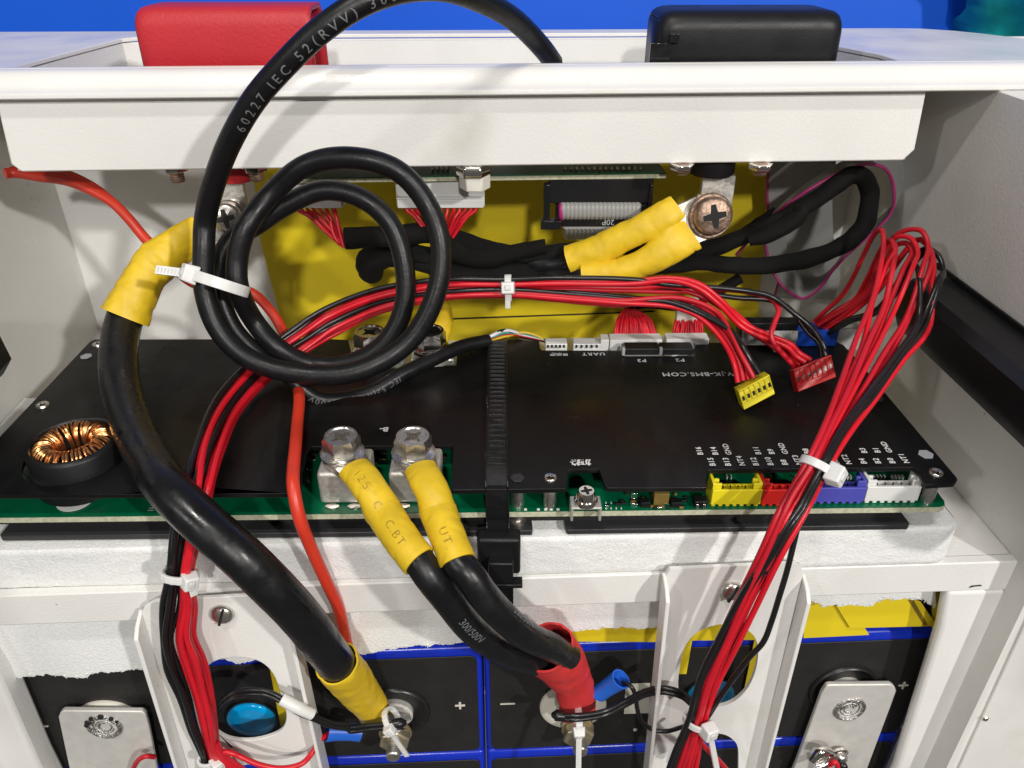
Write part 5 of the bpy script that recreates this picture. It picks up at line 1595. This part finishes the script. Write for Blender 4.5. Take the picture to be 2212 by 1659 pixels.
wire(cy, path('v', [(1170, 590, .108), (1220, 596, .103), (1262, 596, .0985), (1300, 592, .0972)]), .0038, 'pvc_black', 'jacket', n=18)
# yellow-sleeved lugs standing behind the rear bolts
cr = thing('power_cable', PY('v', 950, 720, .11), 'yellow sleeved cable lug standing behind the rear board bolt', 'cable')
sleeve_on(cr, [PY('e', 640, 560, .103), PY('e', 670, 460, .108), PY('e', 665, 360, .116), PY('e', 640, 300, .124)], [.006, .0065, .0065, .006], [.003, .004, .005, .005], 'sleeve_yellow', ref=(1, 0, 0), wob=.08, seed=21)

# ================================================================== broad black cable tie over the board
bt = thing('broad_cable_tie', PY('v', 1080, 1310, -.006), 'broad black cable tie strapped over the board cover with its buckle at the front', 'cable tie')
m = MB()
yf = ybf - .0016
l0 = [PZ('e', 980, 520, .0012), PZ('e', 975, 900, .0008), PZ('e', 960, 1440, .0008)]
r0 = [PZ('e', 1100, 520, .0012), PZ('e', 1102, 900, .0008), PZ('e', 1110, 1440, .0008)]
fr_ = [(l, r_) for l, r_ in zip(l0, r0)]
f1 = PY('e', 965, 1480, yf), PY('e', 1112, 1480, yf)
cols = []
for l, r_ in zip(spline(l0, 8), spline(r0, 8)): cols.append((l, r_))
cols.append((Vector((f1[0].x, yf - .0002, .0002)), Vector((f1[1].x, yf - .0002, .0002))))
cols.append((Vector((f1[0].x, yf - .0008, -.0020)), Vector((f1[1].x, yf - .0008, -.0020))))
for yy, dd in ((1640, yf), (1659, yf)):
    a, b = PY('e', 970, yy, yf - .0010), PY('e', 1116, yy, yf - .0010); cols.append((a, b))
for yy in (120, 240):
    a, b = PY('h', 968, yy, yf - .0014), PY('h', 1118, yy, yf - .0014); cols.append((a, b))
rows = []
for l, r_ in cols:
    rows.append([l.lerp(r_, f) for f in (0, .06, .08, .92, .94, 1)])
up = []
m.grid(rows); m.build('strap', 'plastic_black_gloss', bt, solid=.0018, ang=50)
for side in ((.015, .075), (.925, .985)):      # raised side rails of the strap
    m = MB(); m.grid([[l.lerp(r_, f) + (CAM - l).normalized() * .0010 for f in side] for l, r_ in cols]); m.build('rail', 'plastic_black_gloss', bt, solid=.0009, ang=50)
m = MB()
for k in range(1, 15):
    l, r_ = cols[k]
    for q in (0, .5):
        l2, r2 = l.lerp(cols[k + 1][0], q), r_.lerp(cols[k + 1][1], q)
        m.obox(l2.lerp(r2, .12) + Vector((0, 0, .0007)), (r2 - l2) * .76, (0, .0009, 0), (0, 0, .0007))
m.build('tooth_row', 'plastic_black_gloss', bt, kind='stuff', bevel=.0001)
a = PY('h', 918, 460, yf - .0062); b = PY('h', 1186, 240, yf - .0062)
m = MB(); m.obox((a.x, yf - .0062, a.z), (b.x - a.x, 0, 0), (0, .0060, 0), (0, 0, b.z - a.z)); bk = m.build('buckle', 'plastic_black', bt, bevel=.0012, seg=3)
a = PY('h', 985, 500, yf - .0088); b = PY('h', 1140, 375, yf - .0088)
m = MB(); m.obox((a.x, yf - .0098, a.z), (b.x - a.x, 0, 0), (0, .0050, 0), (0, 0, b.z - a.z)); m.build('pawl', 'plastic_black', bt, bevel=.0006)
m = MB(); m.obox((a.x - .001, yf - .0104, a.z - .0016), (b.x - a.x + .004, 0, 0), (0, .004, 0), (0, 0, .0016)); m.build('cut_end', 'plastic_black', bt, bevel=.0003)
a = PY('h', 1015, 670, -.0046); b = PY('h', 1140, 480, -.0046)
m = MB(); m.obox((a.x, -.0050, a.z), (b.x - a.x, 0, 0), (0, .0013, 0), (0, 0, b.z - a.z + .006)); m.build('strap_end', 'plastic_black_gloss', bt, bevel=.0002)

# small screw with ring lug on the right bus bar
fr = frame(PC('i', 1060, 1570, .0040), Vector((0.1, -1, -.15)))
m = MB(fr); m.lathe([(.0040, -.0008), (.0042, .0004), (.0036, .0008)], 24); m.build('washer', 'bright_metal', bbR)
m = MB(fr); m.lathe([(.0028, .0008), (.0030, .0022), (.0022, .0036), (.0010, .0040)], 20); m.build('screw', 'steel', bbR, ang=50)
m = MB(); m.tube([PC('i', 900, 1610, .0), PC('i', 950, 1560, -.001), PC('i', 1010, 1570, .001), PC('i', 980, 1630, -.001), PC('i', 920, 1650, -.001)], [.0014, .0020, .0016, .0019, .0022], 12, 6, wob=.25); m.build('ring_lug', 'bright_metal', bbR, ang=60)
wire(bbR, [PC('i', x, y, c) for x, y, c in ((1000, 1640, -.002), (1030, 1622, -.003), (1050, 1640, -.003), (1030, 1760, -.003))], .0012, 'wire_red')
wire(bbR, [PC('i', x, y, c) for x, y, c in ((1060, 1640, -.001), (1085, 1640, -.002), (1100, 1760, -.003))], .0016, 'wire_black')
